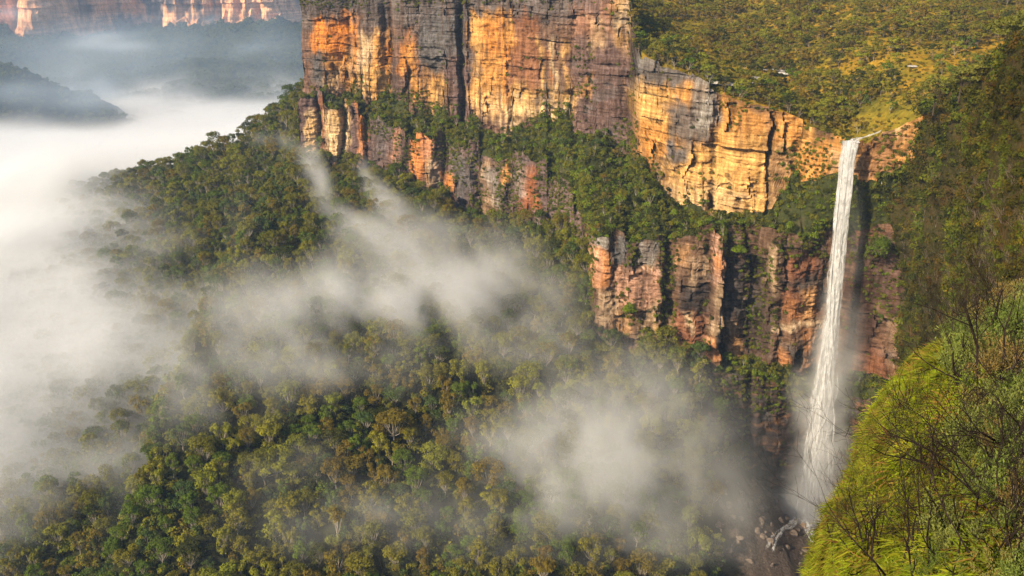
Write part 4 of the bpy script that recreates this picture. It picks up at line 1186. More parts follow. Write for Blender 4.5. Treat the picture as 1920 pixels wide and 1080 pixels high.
# woods of the far valley: too far to tell the trees apart
leaf_far = leaf_material('leaves_far', [(0.0, (0.055, 0.075, 0.020)), (0.5, (0.085, 0.095, 0.024)), (1.0, (0.06, 0.085, 0.03))])
far_tree = unlinked('far_tree_sources', bush_objs('far_tree_source', range(340, 344), leaf_far, r=7.0, h=9.0, leaves=90, leaf=2.0, clumps=5))
SPW = np.stack([GX, GY, GZ], -1)
pz, _, _ = sample_surface(SPW, 7000, ((GZ[:-1, :-1] > -400) & (GY[:-1, :-1] < 1880)).astype(float))
pz = pz[thin(pz, 8.5)]
scatter('spur_forest', pz - np.array([0, 0, 1.5]), spin(len(pz)), rng.uniform(.6, 1.1, len(pz)), far_tree, 'dark forest on the low spur rising from the fog at far left', 'forest')
fc_ = FP[ffirst[3]:ffirst[6]]; fcx, fcy = sight(fc_[:-1, :-1, 0], fc_[:-1, :-1, 1], fc_[:-1, :-1, 2])
pz, _, _ = sample_surface(fc_, 15000, ((fcx > -150) & (fcx < 680) & (fcy > 20)).astype(float))
scatter('far_side_forest', pz - np.array([0, 0, 2.5]), spin(len(pz)), rng.uniform(.7, 1.5, len(pz)), far_tree, 'blue hazed forest covering the slopes beneath the far cliffs', 'forest')
print('scrub', len(ps), 'plants', round(time.time() - T0, 1))

# =================================================================== THE WATERFALL
k = NT('falling_water')
geo = k.n('ShaderNodeNewGeometry').outputs['Position']
n1 = k.noise(k.mapping(geo, (1.6, 0.6, 0.10)), 1.0, 5, 0.65, 0.3)
n2 = k.noise(k.mapping(geo, (0.8, 0.4, 0.35)), 1.0, 4, 0.6, 0.5)
al = k.n('ShaderNodeAttribute', attribute_name='body').outputs['Fac']
a_ = k.math('MULTIPLY', k.maprange(k.math('ADD', k.math('MULTIPLY', n1, 0.65), k.math('MULTIPLY', n2, 0.35)), 0.36, 0.62, 0.0, 1.0), 1.0)
a_ = k.math('ADD', a_, k.math('SUBTRACT', k.math('MULTIPLY', al, 2.0), 1.0), True)
d = k.n('ShaderNodeBsdfDiffuse'); k.set(d.inputs['Color'], k.ramp(n2, [(0.35, (0.68, 0.67, 0.65)), (0.6, (0.90, 0.89, 0.88))]))
tl = k.n('ShaderNodeBsdfTranslucent'); tl.inputs['Color'].default_value = (0.86, 0.85, 0.83, 1)
mm = k.n('ShaderNodeMixShader'); mm.inputs[0].default_value = 0.3
k.set(mm.inputs[1], d.outputs[0]); k.set(mm.inputs[2], tl.outputs[0])
tp = k.n('ShaderNodeBsdfTransparent')
mx = k.n('ShaderNodeMixShader')
k.set(mx.inputs[0], a_); k.set(mx.inputs[1], tp.outputs[0]); k.set(mx.inputs[2], mm.outputs[0])
k.set(k.out.inputs['Surface'], mx.outputs[0])
mat_water = k.m

WL = [(262, 1582, 1612), (275, 1579, 1609), (300, 1575, 1603), (400, 1566, 1591), (500, 1558, 1582), (600, 1550, 1572), (700, 1535, 1564), (760, 1524, 1563), (820, 1515, 1560), (880, 1508, 1553), (930, 1503, 1543), (985, 1494, 1530)]
wp = np.array(WL, float)
def fall_pt(py, a, Y):
    l = np.interp(py, wp[:, 0], wp[:, 1]); r = np.interp(py, wp[:, 0], wp[:, 2])
    return survey(l + (r - l) * a, py, Y)
Ylip = 384.5
rw = np.random.default_rng(5)
def ribbon(a0, py0, py1, w, yoff, wob, body0, body1, n=70):
    pys = np.linspace(py0, py1, n)
    ph = rw.uniform(0, 100)
    wn_ = vnoise(pys / 70.0 + ph, pys * 0, 0, 3); wn2 = vnoise(pys / 26.0 + ph, pys * 0, 0, 4)
    L_, R_ = [], []
    for i, py in enumerate(pys):
        t = (py - 262) / 720.0
        c = fall_pt(py, a0 + wn_[i] * wob * t, Ylip - 1.8 * math.sqrt(max(t, 0)) + yoff * (0.3 + 1.6 * t))
        ww = w * (0.75 + 0.45 * wn2[i]) * (1 + 0.8 * t) * min(1, (i + 1) / 3.0 if py0 > 270 else 1) * min(1, (n - i) / 6.0)
        L_.append(c - (ww / 2, -0.12 * ww, 0)); R_.append(c + (ww / 2, 0.12 * ww, 0))
    v = np.array([p for pr in zip(L_, R_) for p in pr])
    f = np.array([(2 * i, 2 * i + 2, 2 * i + 3, 2 * i + 1) for i in range(n - 1)])
    b = np.repeat(np.linspace(body0, body1, n) + 0.12 * wn2, 2)
    return v, f, b
falls = bpy.data.objects.new('waterfall', None); COL.objects.link(falls)
falls.location = tuple(fall_pt(985, 0.5, Ylip)); fl = np.array(falls.location)
tag(falls, 'tall narrow white waterfall plunging from the plateau lip to the gorge floor', 'waterfall')
parts = []
for i in range(44):
    aa = rw.uniform(0.06, 0.94); md_ = 1 - abs(aa - 0.45) * 2
    parts.append(ribbon(aa, 264, rw.uniform(880, 985), rw.uniform(0.8, 2.2), rw.uniform(-1.2, 1.2), 0.42, 0.42 + 0.38 * md_, 0.06 + 0.24 * md_))
for i in range(130):
    p0 = rw.uniform(263, 860); p1 = min(985, p0 + rw.uniform(60, 260))
    parts.append(ribbon(rw.uniform(0.0, 1.0), p0, p1, rw.uniform(0.15, 0.7), rw.uniform(-1.6, 1.4), 0.4, 0.7, 0.22, 34))
v = np.concatenate([p[0] for p in parts]) - fl
o_ = np.cumsum([0] + [len(p[0]) for p in parts[:-1]])
f = np.concatenate([p[1] + q for p, q in zip(parts, o_)])
me = new_mesh('falling_water', v, f, mat_water, True); vfloat(me, 'body', np.concatenate([p[2] for p in parts]))
link('falling_water', me, falls)
def ground_at(px, py, Y0, Y1):
    """first hit of a line of sight with the gorge floor rows"""
    a = Z2[first[6]:, :]; 
    for y in np.arange(Y0, Y1, 1.0):
        p = survey(px, py, y)
        j = int(np.argmin(np.abs(colX - p[0])))
        ys = Y2[first[7]:, j][::-1]; zs = Z2[first[7]:, j][::-1]
        if p[2] <= np.interp(y, ys, zs): return p
    return None
# the stream running out over the lip
def sheet(name, path, widths, mat, parent, loc0, body, thick=0.25, sub=5, bump=0.25):
    path = np.array(path, float); n = 26
    tt_ = np.linspace(0, len(path) - 1, n)
    c = np.stack([np.interp(tt_, range(len(path)), path[:, i]) for i in range(3)], 1)
    w = np.interp(tt_, range(len(path)), widths)
    dr = np.gradient(c, axis=0); side = np.cross(dr, (0, 0, 1)); side /= np.linalg.norm(side, axis=1, keepdims=True) + 1e-9
    u = np.linspace(-0.5, 0.5, 9)
    g = c[:, None] + side[:, None] * (u[None, :, None] * w[:, None, None] * (1 + 0.3 * vnoise(tt_ * 3, tt_ * 0, 0, 8))[:, None, None])
    g[..., 2] += thick * (1 - (2 * np.abs(u)) ** 2)[None] + bump * fbm(g[..., 0], g[..., 1], 0, 3, 12)
    me = new_mesh(name, g.reshape(-1, 3) - loc0, grid_faces(*g.shape[:2]), mat, True)
    vfloat(me, 'body', np.full(g.shape[0] * g.shape[1], body))
    return link(name, me, parent)
sheet('stream', [survey(1662, 241, 399) + (0, 0, .2), survey(1645, 250, 394) + (0, 0, .3), survey(1622, 258, 390) + (0, 0, .3), survey(1603, 262, 387.5) + (0, 0, .2), survey(1597, 267, 384.6)], [0.7, 0.9, 1.4, 3.2, 6.4], mat_water, falls, fl, 0.5)
for pth, wd in (([(1500, 962, 384), (1512, 985, 377), (1520, 1010, 371), (1534, 1034, 366)], [5, 5, 4, 3]), ([(1492, 975, 380), (1478, 990, 375), (1462, 998, 372), (1450, 1012, 369), (1443, 1034, 364)], [4, 3.5, 3, 2.6, 2.4]),
                ([(1525, 975, 382), (1548, 992, 376), (1560, 1015, 370)], [3, 3, 2.2])):
    gp = [ground_at(p[0], p[1], 300, 396) for p in pth]
    gp = [g if g is not None else survey(*p) for g, p in zip(gp, pth)]
    for dx_ in (-1.5, -0.5, 0.6, 1.7):
        sheet('cascade', [g + (dx_ + rw.normal(0, .5), -0.5 + rw.normal(0, .3), 1.2 + rw.normal(0, .35)) for g in gp], [w_ * rw.uniform(.2, .5) for w_ in wd], mat_water, falls, fl, 0.42, 0.4, bump=1.2)

# =================================================================== ROCKS
def boulder(seed, flat=0.75, n=3):
    import bmesh
    bm = bmesh.new(); bmesh.ops.create_icosphere(bm, subdivisions=n, radius=1.0)
    rs = np.random.default_rng(seed)
    pl = rs.normal(0, 1, (9, 3)); pl /= np.linalg.norm(pl, axis=1, keepdims=True); dd_ = rs.uniform(0.55, 0.85, 9)
    for v_ in bm.verts:
        p = np.array(v_.co)
        for q, d_ in zip(pl, dd_):
            e = p @ q - d_
            if e > 0: p = p - q * e * 0.9
        p = p * (1 + 0.05 * float(vnoise(p[0] * 4 + seed, p[1] * 4, p[2] * 4 + .3, seed))) * np.array([1.15, 0.95, flat])
        v_.co = p
    vs = np.array([v_.co[:] for v_ in bm.verts]); fs = np.array([[q.index for q in f_.verts] for f_ in bm.faces]); bm.free()
    return vs, fs
def rock_mat_plain(name, a, b):
    k = NT(name)
    geo = k.n('ShaderNodeNewGeometry').outputs['Position']
    n1 = k.noise(k.mapping(geo, (0.6, 0.6, 1.8)), 1.0, 6, 0.65)
    c = k.ramp(n1, [(0.35, a), (0.65, b)])
    d = k.n('ShaderNodeBsdfDiffuse'); k.set(d.inputs['Color'], c)
    bp = k.n('ShaderNodeBump'); bp.inputs['Strength'].default_value = 0.5; bp.inputs['Distance'].default_value = 0.3
    k.set(bp.inputs['Height'], n1); k.set(d.inputs['Normal'], bp.outputs[0])
    k.set(k.out.inputs['Surface'], d.outputs[0]); return k.m
wet_rock = rock_mat_plain('wet_rock', (0.10, 0.075, 0.058), (0.28, 0.21, 0.16))
pale_rock = rock_mat_plain('pale_rock', (0.30, 0.27, 0.23), (0.55, 0.50, 0.44))
tan_rock = rock_mat_plain('tan_rock', (0.22, 0.12, 0.06), (0.42, 0.25, 0.13))
bshape = [boulder(600 + i) for i in range(5)]
bmesh_wet = [new_mesh('boulder', v, f, wet_rock) for v, f in bshape]
bmesh_tan = [new_mesh('boulder', v, f, tan_rock) for v, f in bshape]
nb_ = 0
for i in range(420):
    px = rw.uniform(1345, 1580); py = rw.uniform(905, 1062)
    if nb_ >= 110: break
    p = ground_at(px, py, 300, 396)
    if p is None: continue
    r_ = float(rw.uniform(0.5, 2.4) ** 1.0)
    me_ = (bmesh_tan if (1490 < px < 1560 and py < 1015 and rw.random() < .55) else bmesh_wet)[int(rw.integers(0, 5))]
    o = link('boulder', me_, None, p + np.array([0, 0, r_ * 0.15]))
    o.scale = (r_ * 1.1, r_, r_ * 0.9); o.rotation_euler = tuple(float(x) for x in rw.uniform(-.5, 3.1, 3))
    sz = 'big' if r_ > 1.8 else 'middling' if r_ > 1.1 else 'small'
    ct_ = 'tan' if me_ in bmesh_tan else 'dark wet'
    wh = ('at the foot of the waterfall' if px > 1480 and py < 1000 else 'under the right cascade' if px > 1490 else
          'beside the left cascade' if px > 1425 else 'on the scree near the mist' if py < 1000 else 'low on the scree')
    tag(o, f'{sz} {ct_} boulder {wh}', 'boulder', 'boulders at the foot of the waterfall'); nb_ += 1

# white rock shelves on the plateau
def plateau_z(x, y):
    j = int(np.argmin(np.abs(colX - x)))
    ys = Y2[:first[2] + 1, j][::-1]; zs = Z2[:first[2] + 1, j][::-1]
    return float(np.interp(y, ys, zs))
slabm = [new_mesh('rock_shelf', v * np.array([1, 1, 0.35]), f, pale_rock) for v, f in [boulder(640 + i, 0.5) for i in range(3)]]
for (px, py, Y, sx_, sy_, sz_, lb) in [
    (1354, 160, 446, 7, 3, 1.6, 'flat pale rock shelf at the cliff corner above the yellow wall'),
    (1425, 150, 452, 4.5, 2, 1.5, 'broken white rock shelf left of the longest one'),
    (1462, 136, 462, 6.5, 2.2, 1.4, 'longest white rock shelf among the heath of the plateau'),
    (1478, 143, 458, 4, 1.8, 1.2, 'thin white rock shelf just below the longest one'),
    (1415, 158, 449, 3, 1.6, 1.2, 'small tilted white rock among green shrubs near the cliff edge'),
    (1280, 112, 462, 4, 2, 1.2, 'grey white ledge at the left end of the grey rock face top'),
    (1678, 92, 500, 2.6, 1.8, 2.0, 'lone white boulder high on the orange heath'),
    (1562, 55, 540, 1.6, 1.2, 1.4, 'tiny white rock far up the plateau woodland'),
    (1710, 128, 470, 1.8, 1.4, 1.1, 'small grey white rock near the dark gorge slope')]:
    p = survey(px, py, Y); z = plateau_z(p[0], Y)
    yy = Y
    # slide along the line of sight until it meets the ground
    for y in np.arange(395, 640, 2.0):
        q = survey(px, py, y)
        if q[2] <= plateau_z(q[0], y) + 0.6: p = q; break
    o = link('rock_shelf', slabm[int(rw.integers(0, 3))], None, (p[0], p[1], plateau_z(p[0], p[1]) + 0.25 * sz_))
    o.location.z += 0.9; o.scale = (sx_ * 1.25, sy_ * 1.3, sz_ * 2.6); o.rotation_euler = (0.05, 0.06, float(rw.uniform(-.4, .4)))
    tag(o, lb, 'rock', 'white rock shelves on the plateau')

# =================================================================== SINGLE TREES THAT STAND OUT
def single(name, label, loc, crown, trunk, lm, bm, scale=1.0, rot=0.0, group=None):
    root = bpy.data.objects.new(name, None); COL.objects.link(root); root.location = loc; root.scale = (scale,) * 3; root.rotation_euler = (0, 0, rot)
    link('trunk', new_mesh('trunk', trunk[0], trunk[1], bm), root)
    link('crown', tint_mesh('crown', crown, lm), root)
    return tag(root, label, 'tree', group)
def floor_z(x, y):
    j = int(np.argmin(np.abs(colX - x)))
    ys = Y2[first[5]:, j][::-1]; zs = Z2[first[5]:, j][::-1]
    return float(np.interp(y, ys, zs))
def on_floor(px, py):
    for y in np.arange(230, 620, 2.0):
        p = survey(px, py, y)
        if p[2] <= floor_z(p[0], y): return p
    return survey(px, py, 330)
c_, t_ = gum(801, 22, 4.6, 9, 70, .36, .6, .62, .32)
single('rust_tree', 'tall rust brown tree with a long bare trunk rising from low forest mist', on_floor(638, 1046), c_, t_, leafm['bronze'], bark_pale)
c_, t_ = gum(802, 15, 8.2, 24, 80, .36, .5, .35, .4)
single('broad_tree', 'broad brown domed tree with white limbs beside the fog, lower left', on_floor(100, 1012), c_, t_, leafm['bronze'], bark_pale)
c_, t_ = gum(803, 17, 7.5, 20, 110, .40, .55, .35, .35)
single('orange_gum', 'big orange bronze gum standing in the middle of the bronze stand', on_floor(740, 838), c_, t_, leafm['bronze'], bark_pale)
c_, t_ = gum(804, 16, 7.5, 20, 110, .40, .55, .3, .35)
single('yellow_gum', 'broad bright yellow green gum left of the bronze stand', on_floor(520, 905), c_, t_, leafm['yellow'], bark_pale)
# the large olive trees near the lookout end of the plateau
olv = leaf_material('leaves_big_olive', [(0.0, (0.13, 0.13, 0.022)), (1.0, (0.16, 0.15, 0.026))])
for (px, py, Y, H, W_, sd, lb) in [(1885, 128, 235, 14, 7.0, 811, 'large domed olive gum at the top right above the dark gorge slope'),
                                  (1915, 90, 262, 12, 6.0, 812, 'olive gum behind the large domed one at the right edge'),
                                  (1752, 195, 330, 11, 4.6, 813, 'upright olive gum beside the rock outcrop right of the waterfall'),
                                  (1800, 170, 305, 10, 4.6, 814, 'olive gum on the skyline between the outcrop and the large domed gum'),
                                  (1838, 160, 275, 9, 4.2, 815, 'smaller dark stemmed gum just left of the large domed olive gum')]:
    c_, t_ = gum(sd, H, W_, 18, 150, .30, .42, .42, .22)
    single('olive_gum', lb, survey(px, py, Y) - np.array([0, 0, 1.5]), c_, t_, olv, bark_dark, 1.0, sd * 1.7, 'olive gums along the top of the gorge slope')
# round bright bush on the lower cliff
def single_bush(name, label, loc, seed, mat, **kw):
    o = link(name, tint_mesh(name, bush(seed, **kw), mat), None, loc)
    return tag(o, label, 'bush')
single_bush('round_bush', 'round bright green bush clinging to the left end of the lower cliff', survey(1177, 590, 402.5), 821, leafm['bright'], r=3.6, h=5.2, leaves=900, leaf=.3, clumps=9)
single_bush('lime_bush', 'lime green bush hanging at the top of the lower cliff right of the salmon pillar', survey(1385, 474, 400), 822, leafm['bright'], r=4.4, h=3.0, leaves=700, leaf=.3, clumps=9)
single_bush('green_bush', 'big fresh green bush on the ledge just right of the waterfall', survey(1648, 478, 384), 823, leafm['green'], r=6.5, h=8.0, leaves=1700, leaf=.34, clumps=14)
single_bush('dark_bush', 'dark green bush at the cliff foot above the mist cloud', survey(1345, 770, 380), 824, leafm['green'], r=6.0, h=7.0, leaves=1300, leaf=.34, clumps=12)

# =================================================================== THE NEAR BANK: grass, twigs and feathery shrubs
def grass_tuft(seed, n=36, L=1.0):
    rs = np.random.default_rng(seed)
    V_, F_, T_ = [], [], []
    for i in range(n):
        a = rs.uniform(0, 6.28); l = L * rs.uniform(0.6, 1.15); w = 0.022 + 0.018 * rs.random()
        a = a * 1.0; dx, dy = math.cos(a), math.sin(a); r0 = rs.uniform(0, 0.12); out = rs.uniform(0.35, 0.75)
        pts = []
        for s in (0, 0.35, 0.7, 1.0):
            pts.append(np.array([dx * (r0 + l * out * s ** 1.3), dy * (r0 + l * out * s ** 1.3), l * (0.75 * s - 0.62 * s * s)]))
        side = np.array([-dy, dx, 0]) * w
        b0 = len(V_)
        for q, s in zip(pts, (1, .9, .6, .12)):
            V_.append(q - side * s); V_.append(q + side * s)
        for j in range(3): F_.append((b0 + 2 * j, b0 + 2 * j + 1, b0 + 2 * j + 3, b0 + 2 * j + 2))
        T_ += [float(np.clip(rs.normal(.55, .17), 0, 1))] * 8
    return np.array(V_), np.array(F_), np.array(T_)
leaf_grass = leaf_material('bank_grass', [(0.0, (0.13, 0.17, 0.012)), (0.3, (0.18, 0.21, 0.014)), (0.5, (0.22, 0.21, 0.018)), (0.7, (0.09, 0.12, 0.010)), (0.85, (0.20, 0.15, 0.03)), (1.0, (0.17, 0.09, 0.025))], translucent=0.35, patch=(0.22, [(0.34, (0.6, 0.5, 0.5)), (0.45, (1.0, 1.0, 0.9)), (0.6, (1.5, 1.5, 1.1))]))
gsrc = unlinked('grass_sources', [bpy.data.objects.new('grass_source', tint_mesh('grass_source', grass_tuft(830 + i), leaf_grass)) for i in range(4)])
Fc = FW[:-1, :-1]
gx_, gy_ = sight(Fc[..., 0], Fc[..., 1], Fc[..., 2])
gm = ((gx_ > 1150) & (gx_ < 2020) & (gy_ < 1180) & (gy_ > 300)).astype(float)
lat = fbm(Fc[..., 0] / 5.0, Fc[..., 1] / 5.0, Fc[..., 2] / 5.0, 3, 850)
gm *= np.clip(40 / Fc[..., 1], 0.8, 2.0)
pg, gr, gc = sample_surface(FW, 24000, gm)
gn = Fn[np.clip(gr, 0, FW.shape[0] - 1), gc]
up_ = gn * 0.55 + np.array([0, 0, 0.6]); up_ /= np.linalg.norm(up_, axis=1, keepdims=True)
pitch_ = np.arccos(np.clip(up_[:, 2], -1, 1)); yaw_ = np.arctan2(up_[:, 1], up_[:, 0])
rot = np.stack([rng.normal(0, .35, len(pg)), pitch_ + rng.normal(0, .3, len(pg)), yaw_ + rng.normal(0, .5, len(pg))], 1)
scatter('bank_grass', pg, rot, (0.55 + 0.5 * rng.uniform(0, 1, len(pg)) + 0.7 * sstep(0.05, 0.4, fbm(pg[:, 0] / 1.6, pg[:, 1] / 1.6, pg[:, 2] / 1.6, 3, 855))), gsrc, 'bright yellow green grass cloaking the near bank at lower right', 'grass')

def twigs(seed, H=3.4, stems=5, spread=0.45, levels=3, r0=0.03):
    """a fire-killed shrub: bare forked stems"""
    rs = np.random.default_rng(seed); parts = []
    def grow(p, d, L, r, lv):
        n = 5; pts = [p]; q = p.copy(); dd_ = d.copy()
        for i in range(n):
            dd_ = dd_ + rs.normal(0, 0.13, 3) + np.array([0, 0, 0.05]); dd_ /= np.linalg.norm(dd_)
            q = q + dd_ * L / n; pts.append(q.copy())
            if lv > 0 and i >= 1 and rs.random() < 0.85:
                a = dd_ + rs.normal(0, 0.48, 3); a /= np.linalg.norm(a)
                grow(q.copy(), a, L * rs.uniform(.45, .7), r * (1 - i / n) * 0.62 + 0.002, lv - 1)
        parts.append(tube(pts, np.linspace(r, max(r * 0.3, 0.003), n + 1), 4 if lv > 1 else 3))
    for s in range(stems):
        a = rs.uniform(0, 6.28)
        d = np.array([math.cos(a) * spread * rs.uniform(.4, 1.3), math.sin(a) * spread * rs.uniform(.4, 1.3), 1.0]); d /= np.linalg.norm(d)
        grow(np.array([math.cos(a) * .08, math.sin(a) * .08, -0.3]), d, H * rs.uniform(.6, 1), r0 * rs.uniform(.7, 1.2), levels)
    return merge(parts)
burnt = bark_material('burnt_bark', (0.014, 0.011, 0.010), (0.040, 0.028, 0.022), 6.0)
ashen = bark_material('ashen_bark', (0.16, 0.13, 0.10), (0.30, 0.25, 0.20), 6.0)
russet = bark_material('russet_bark', (0.075, 0.035, 0.022), (0.15, 0.075, 0.045), 6.0)
tw = [twigs(860 + i, 3.4, [4, 4, 5, 3][i], [.45, .6, .4, .7][i], 3, .046) for i in range(4)]
tw_me = {m.name: [new_mesh('bare_shrub', v, f, m) for v, f in tw] for m in (burnt, ashen, russet)}
def bank_hit(px, py):
    """near-bank grid point seen closest to (px, py)"""
    d = (gx_ - px) ** 2 + (gy_ - py) ** 2
    i = np.unravel_index(np.argmin(d), d.shape); return Fc[i]
def near_shrub(px, py, h, mat, lean, seed, label, group):
    p = bank_hit(px, py)
    o = link('bare_shrub', tw_me[mat.name][seed % 4], None, p)
    s = h / 3.4; o.scale = (s, s, s)
    o.rotation_euler = (lean[0], lean[1], seed * 1.37)
    return tag(o, label, 'shrub', group)
GB = 'burnt bare shrubs on the near bank'
bare_list = [
 (1795, 872, 4.6, burnt, (.2, -.55), 'thickest black burnt shrub leaning left across the middle of the bank'),
 (1745, 900, 3.6, burnt, (.1, -.5), 'thin burnt shrub leaning left below the thickest one'),
 (1880, 800, 4.4, burnt, (.1, -.35), 'tall burnt shrub at the right edge beside the pale branches'),
 (1900, 690, 4.4, burnt, (.0, -.3), 'burnt shrub high on the bank at the right edge'),
 (1850, 640, 4.2, burnt, (.0, -.25), 'burnt shrub standing against the brown thicket above the bank'),
 (1780, 640, 3.6, burnt, (.0, -.1), 'slender burnt shrub on the upper shoulder of the bank'),
 (1918, 752, 2.6, ashen, (.0, -1.2), 'pale grey dead branch reaching left from the right edge'),
 (1905, 800, 2.0, ashen, (.0, -1.1), 'short pale dead branch below the long grey one'),
 (1640, 1075, 4.0, burnt, (.0, -.35), 'fan shaped burnt shrub at the bottom left corner of the grass'),
 (1600, 1090, 3.8, burnt, (.0, -.5), 'burnt shrub leaning out over the waterfall foot'),
 (1690, 1090, 3.8, burnt, (.0, -.15), 'upright burnt shrub in the grass at the bottom edge'),
 (1730, 1060, 3.4, burnt, (.0, -.3), 'forked burnt shrub right of the upright one at the bottom'),
 (1575, 1075, 3.6, burnt, (.1, -.45), 'wiry burnt shrub on the lower lip of the bank'),
 (1800, 1085, 3.0, burnt, (.0, .1), 'dense burnt shrub beneath the feathery shrubs'),
 (1860, 1080, 3.2, burnt, (.0, -.1), 'burnt shrub among green leaves at the bottom right'),
 (1915, 720, 6.2, burnt, (.0, -.12), 'tallest burnt shrub reaching up the right edge above the bank'),
 (1860, 760, 5.4, burnt, (.0, -.25), 'tall many stemmed burnt shrub behind the pale dead branches'),
 (1800, 740, 4.6, burnt, (.0, -.2), 'burnt shrub crossing the top of the bright grass'),
 (1905, 1000, 2.6, burnt, (.0, -.2), 'dark twiggy shrub in the bottom right corner'),
 (1830, 960, 2.6, burnt, (.0, .15), 'dark twiggy shrub above the bottom right corner'),
 (1890, 900, 2.8, burnt, (.0, -.2), 'dark twiggy shrub at the right edge under the pale branches'),
 (1700, 850, 2.8, burnt, (.0, -.3), 'lone wispy burnt shrub on the bright grass face'),
 (1560, 1010, 2.6, burnt, (.0, -.4), 'wispy burnt shrub at the left rim of the bank near the cascade'),
]
for i_, (px, py, h, lb) in enumerate([
 (1760, 700, 4.0, 'burnt shrub at the left shoulder of the bank against the rusty rock'), (1830, 700, 5.6, 'burnt shrub with long forked stems above the bright grass'),
 (1890, 640, 6.0, 'burnt shrub whose twigs cross the brown thicket near the right edge'), (1700, 790, 2.8, 'burnt shrub on the rim of the bank beside the fall'),
 (1850, 850, 4.4, 'burnt shrub leaning out between grass and feathery shrubs'), (1915, 860, 5.0, 'burnt shrub rising at the right edge among feathery shrubs'),
 (1770, 960, 3.4, 'burnt shrub in the hollow of the bright grass'), (1655, 960, 2.8, 'burnt shrub near the left rim halfway down the grass'),
 (1810, 1020, 3.2, 'burnt shrub low on the bank left of the dense one'), (1880, 960, 3.6, 'black stemmed shrub right of the grass hollow'),
 (1740, 1120, 3.6, 'burnt shrub cut by the bottom edge under the grass'), (1900, 1110, 3.4, 'burnt shrub cut by the bottom edge at far right')]):
    bare_list.append((px, py, h, burnt, (.05, -.42 + .06 * (i_ % 5)), lb))
for i, (px, py, h, m, ln, lb) in enumerate(bare_list): near_shrub(px, py, h, m, ln, i, lb, GB)
for i in range(26):
    px = 1175 + i * 13.5 + rw.uniform(-6, 6)
    o = near_shrub(px, 1128 + rw.uniform(0, 50), rw.uniform(1.5, 2.6), russet, (rw.normal(0, .12), rw.normal(0, .15)), i + 40,
               'reddish bare shrub along the bottom edge ' + ('left of the scree' if px < 1320 else 'below the scree' if px < 1430 else 'below the cascade'), 'reddish bare shrubs along the bottom edge')

# grey-brown thicket higher up the gorge slope
rtx = [twigs(880 + i, 6.0, 7, .5, 2, .07) for i in range(4)]
thick = bark_material('thicket_bark', (0.12, 0.088, 0.066), (0.22, 0.165, 0.125), 2.0)
rt_me = [new_mesh('burnt_sapling', v, f, thick) for v, f in rtx]
Rt = ((rx > 1690) & (rx < 1960) & (ry > 320) & (ry < 660)).astype(float) * (0.2 + sstep(1700, 1830, rx))
pt_, r1_, c1_ = sample_surface(RW, 900, Rt * np.clip(200 / RW[:-1, :-1, 1], .5, 3))
kt = thin(pt_, 2.6 * np.clip(pt_[:, 1] / 200, .3, 1.2)); pt_ = pt_[kt][:260]
tx_, ty_ = sight(pt_[:, 0], pt_[:, 1], pt_[:, 2])
for i, p in enumerate(pt_):
    s = float(rng.uniform(.5, 1.0) * np.clip(p[1] / 230, .35, 1.0))
    o = link('burnt_sapling', rt_me[i % 4], None, p - np.array([0, 0, .3])); o.scale = (s, s, s); o.rotation_euler = (float(rng.normal(0, .12)), float(rng.normal(-.1, .12)), float(rng.uniform(0, 6.28)))
    wv = 'high in the thicket' if ty_[i] < 400 else 'mid thicket' if ty_[i] < 500 else 'low in the thicket'
    wh = 'near the cliff' if tx_[i] < 1760 else 'on the gorge slope' if tx_[i] < 1850 else 'at right edge'
    tag(o, f'grey leafless sapling {wv} {wh}', 'sapling', 'leafless saplings on the gorge slope')

# feathery green shrubs on the right of the bank
def feather(seed, H=2.4, n=2600):
    rs = np.random.default_rng(seed); V_, F_, T_ = [], [], []; off = 0
    stems = []
    for i in range(16):
        a = rs.uniform(0, 6.28); sp = rs.uniform(.1, .5)
        tip = np.array([math.cos(a) * sp * H, math.sin(a) * sp * H, H * rs.uniform(.55, 1)])
        bend = np.array([0, 0, .12 * H])
        s_ = np.linspace(0, 1, 6)[:, None]
        path = tip * s_ + bend * (4 * s_ * (1 - s_)) * .5
        stems.append(tube(path, np.linspace(.014, .004, 6), 3))
        m = n // 16
        u = rs.uniform(.25, 1.02, m)[:, None]
        c = tip * u + bend * (4 * u * (1 - u)) * .5 + rs.normal(0, .10, (m, 3)) * H / 2.4
        d = (tip / np.linalg.norm(tip)) * .8 + rs.normal(0, .55, (m, 3)); d /= np.linalg.norm(d, axis=1, keepdims=True)
        L_ = rs.uniform(.09, .17, (m, 1)) * H / 2.2
        side = np.cross(d, rs.normal(0, 1, (m, 3))); side /= np.linalg.norm(side, axis=1, keepdims=True)
        v = np.stack([c, c + d * L_ * .5 + side * L_ * .16, c + d * L_, c + d * L_ * .5 - side * L_ * .16], 1).reshape(-1, 3)
        V_.append(v); F_.append(np.arange(m * 4).reshape(m, 4) + off); off += 4 * m
        T_.append(np.repeat(np.clip(rs.normal(rs.uniform(.4, .7), .15, m), 0, 1), 4))
    return (np.concatenate(V_), np.concatenate(F_), np.concatenate(T_)), merge(stems)
leaf_feather = leaf_material('feathery_leaves', [(0.0, (0.13, 0.17, 0.035)), (0.4, (0.18, 0.22, 0.045)), (0.7, (0.21, 0.22, 0.055)), (1.0, (0.24, 0.14, 0.05))], translucent=.35)
fe = [feather(900 + i, 2.4, 3400) for i in range(5)]
fe_c = [tint_mesh('foliage', c, leaf_feather) for c, s in fe]; fe_s = [new_mesh('stems', s[0], s[1], burnt) for c, s in fe]
nf = 0; used = []
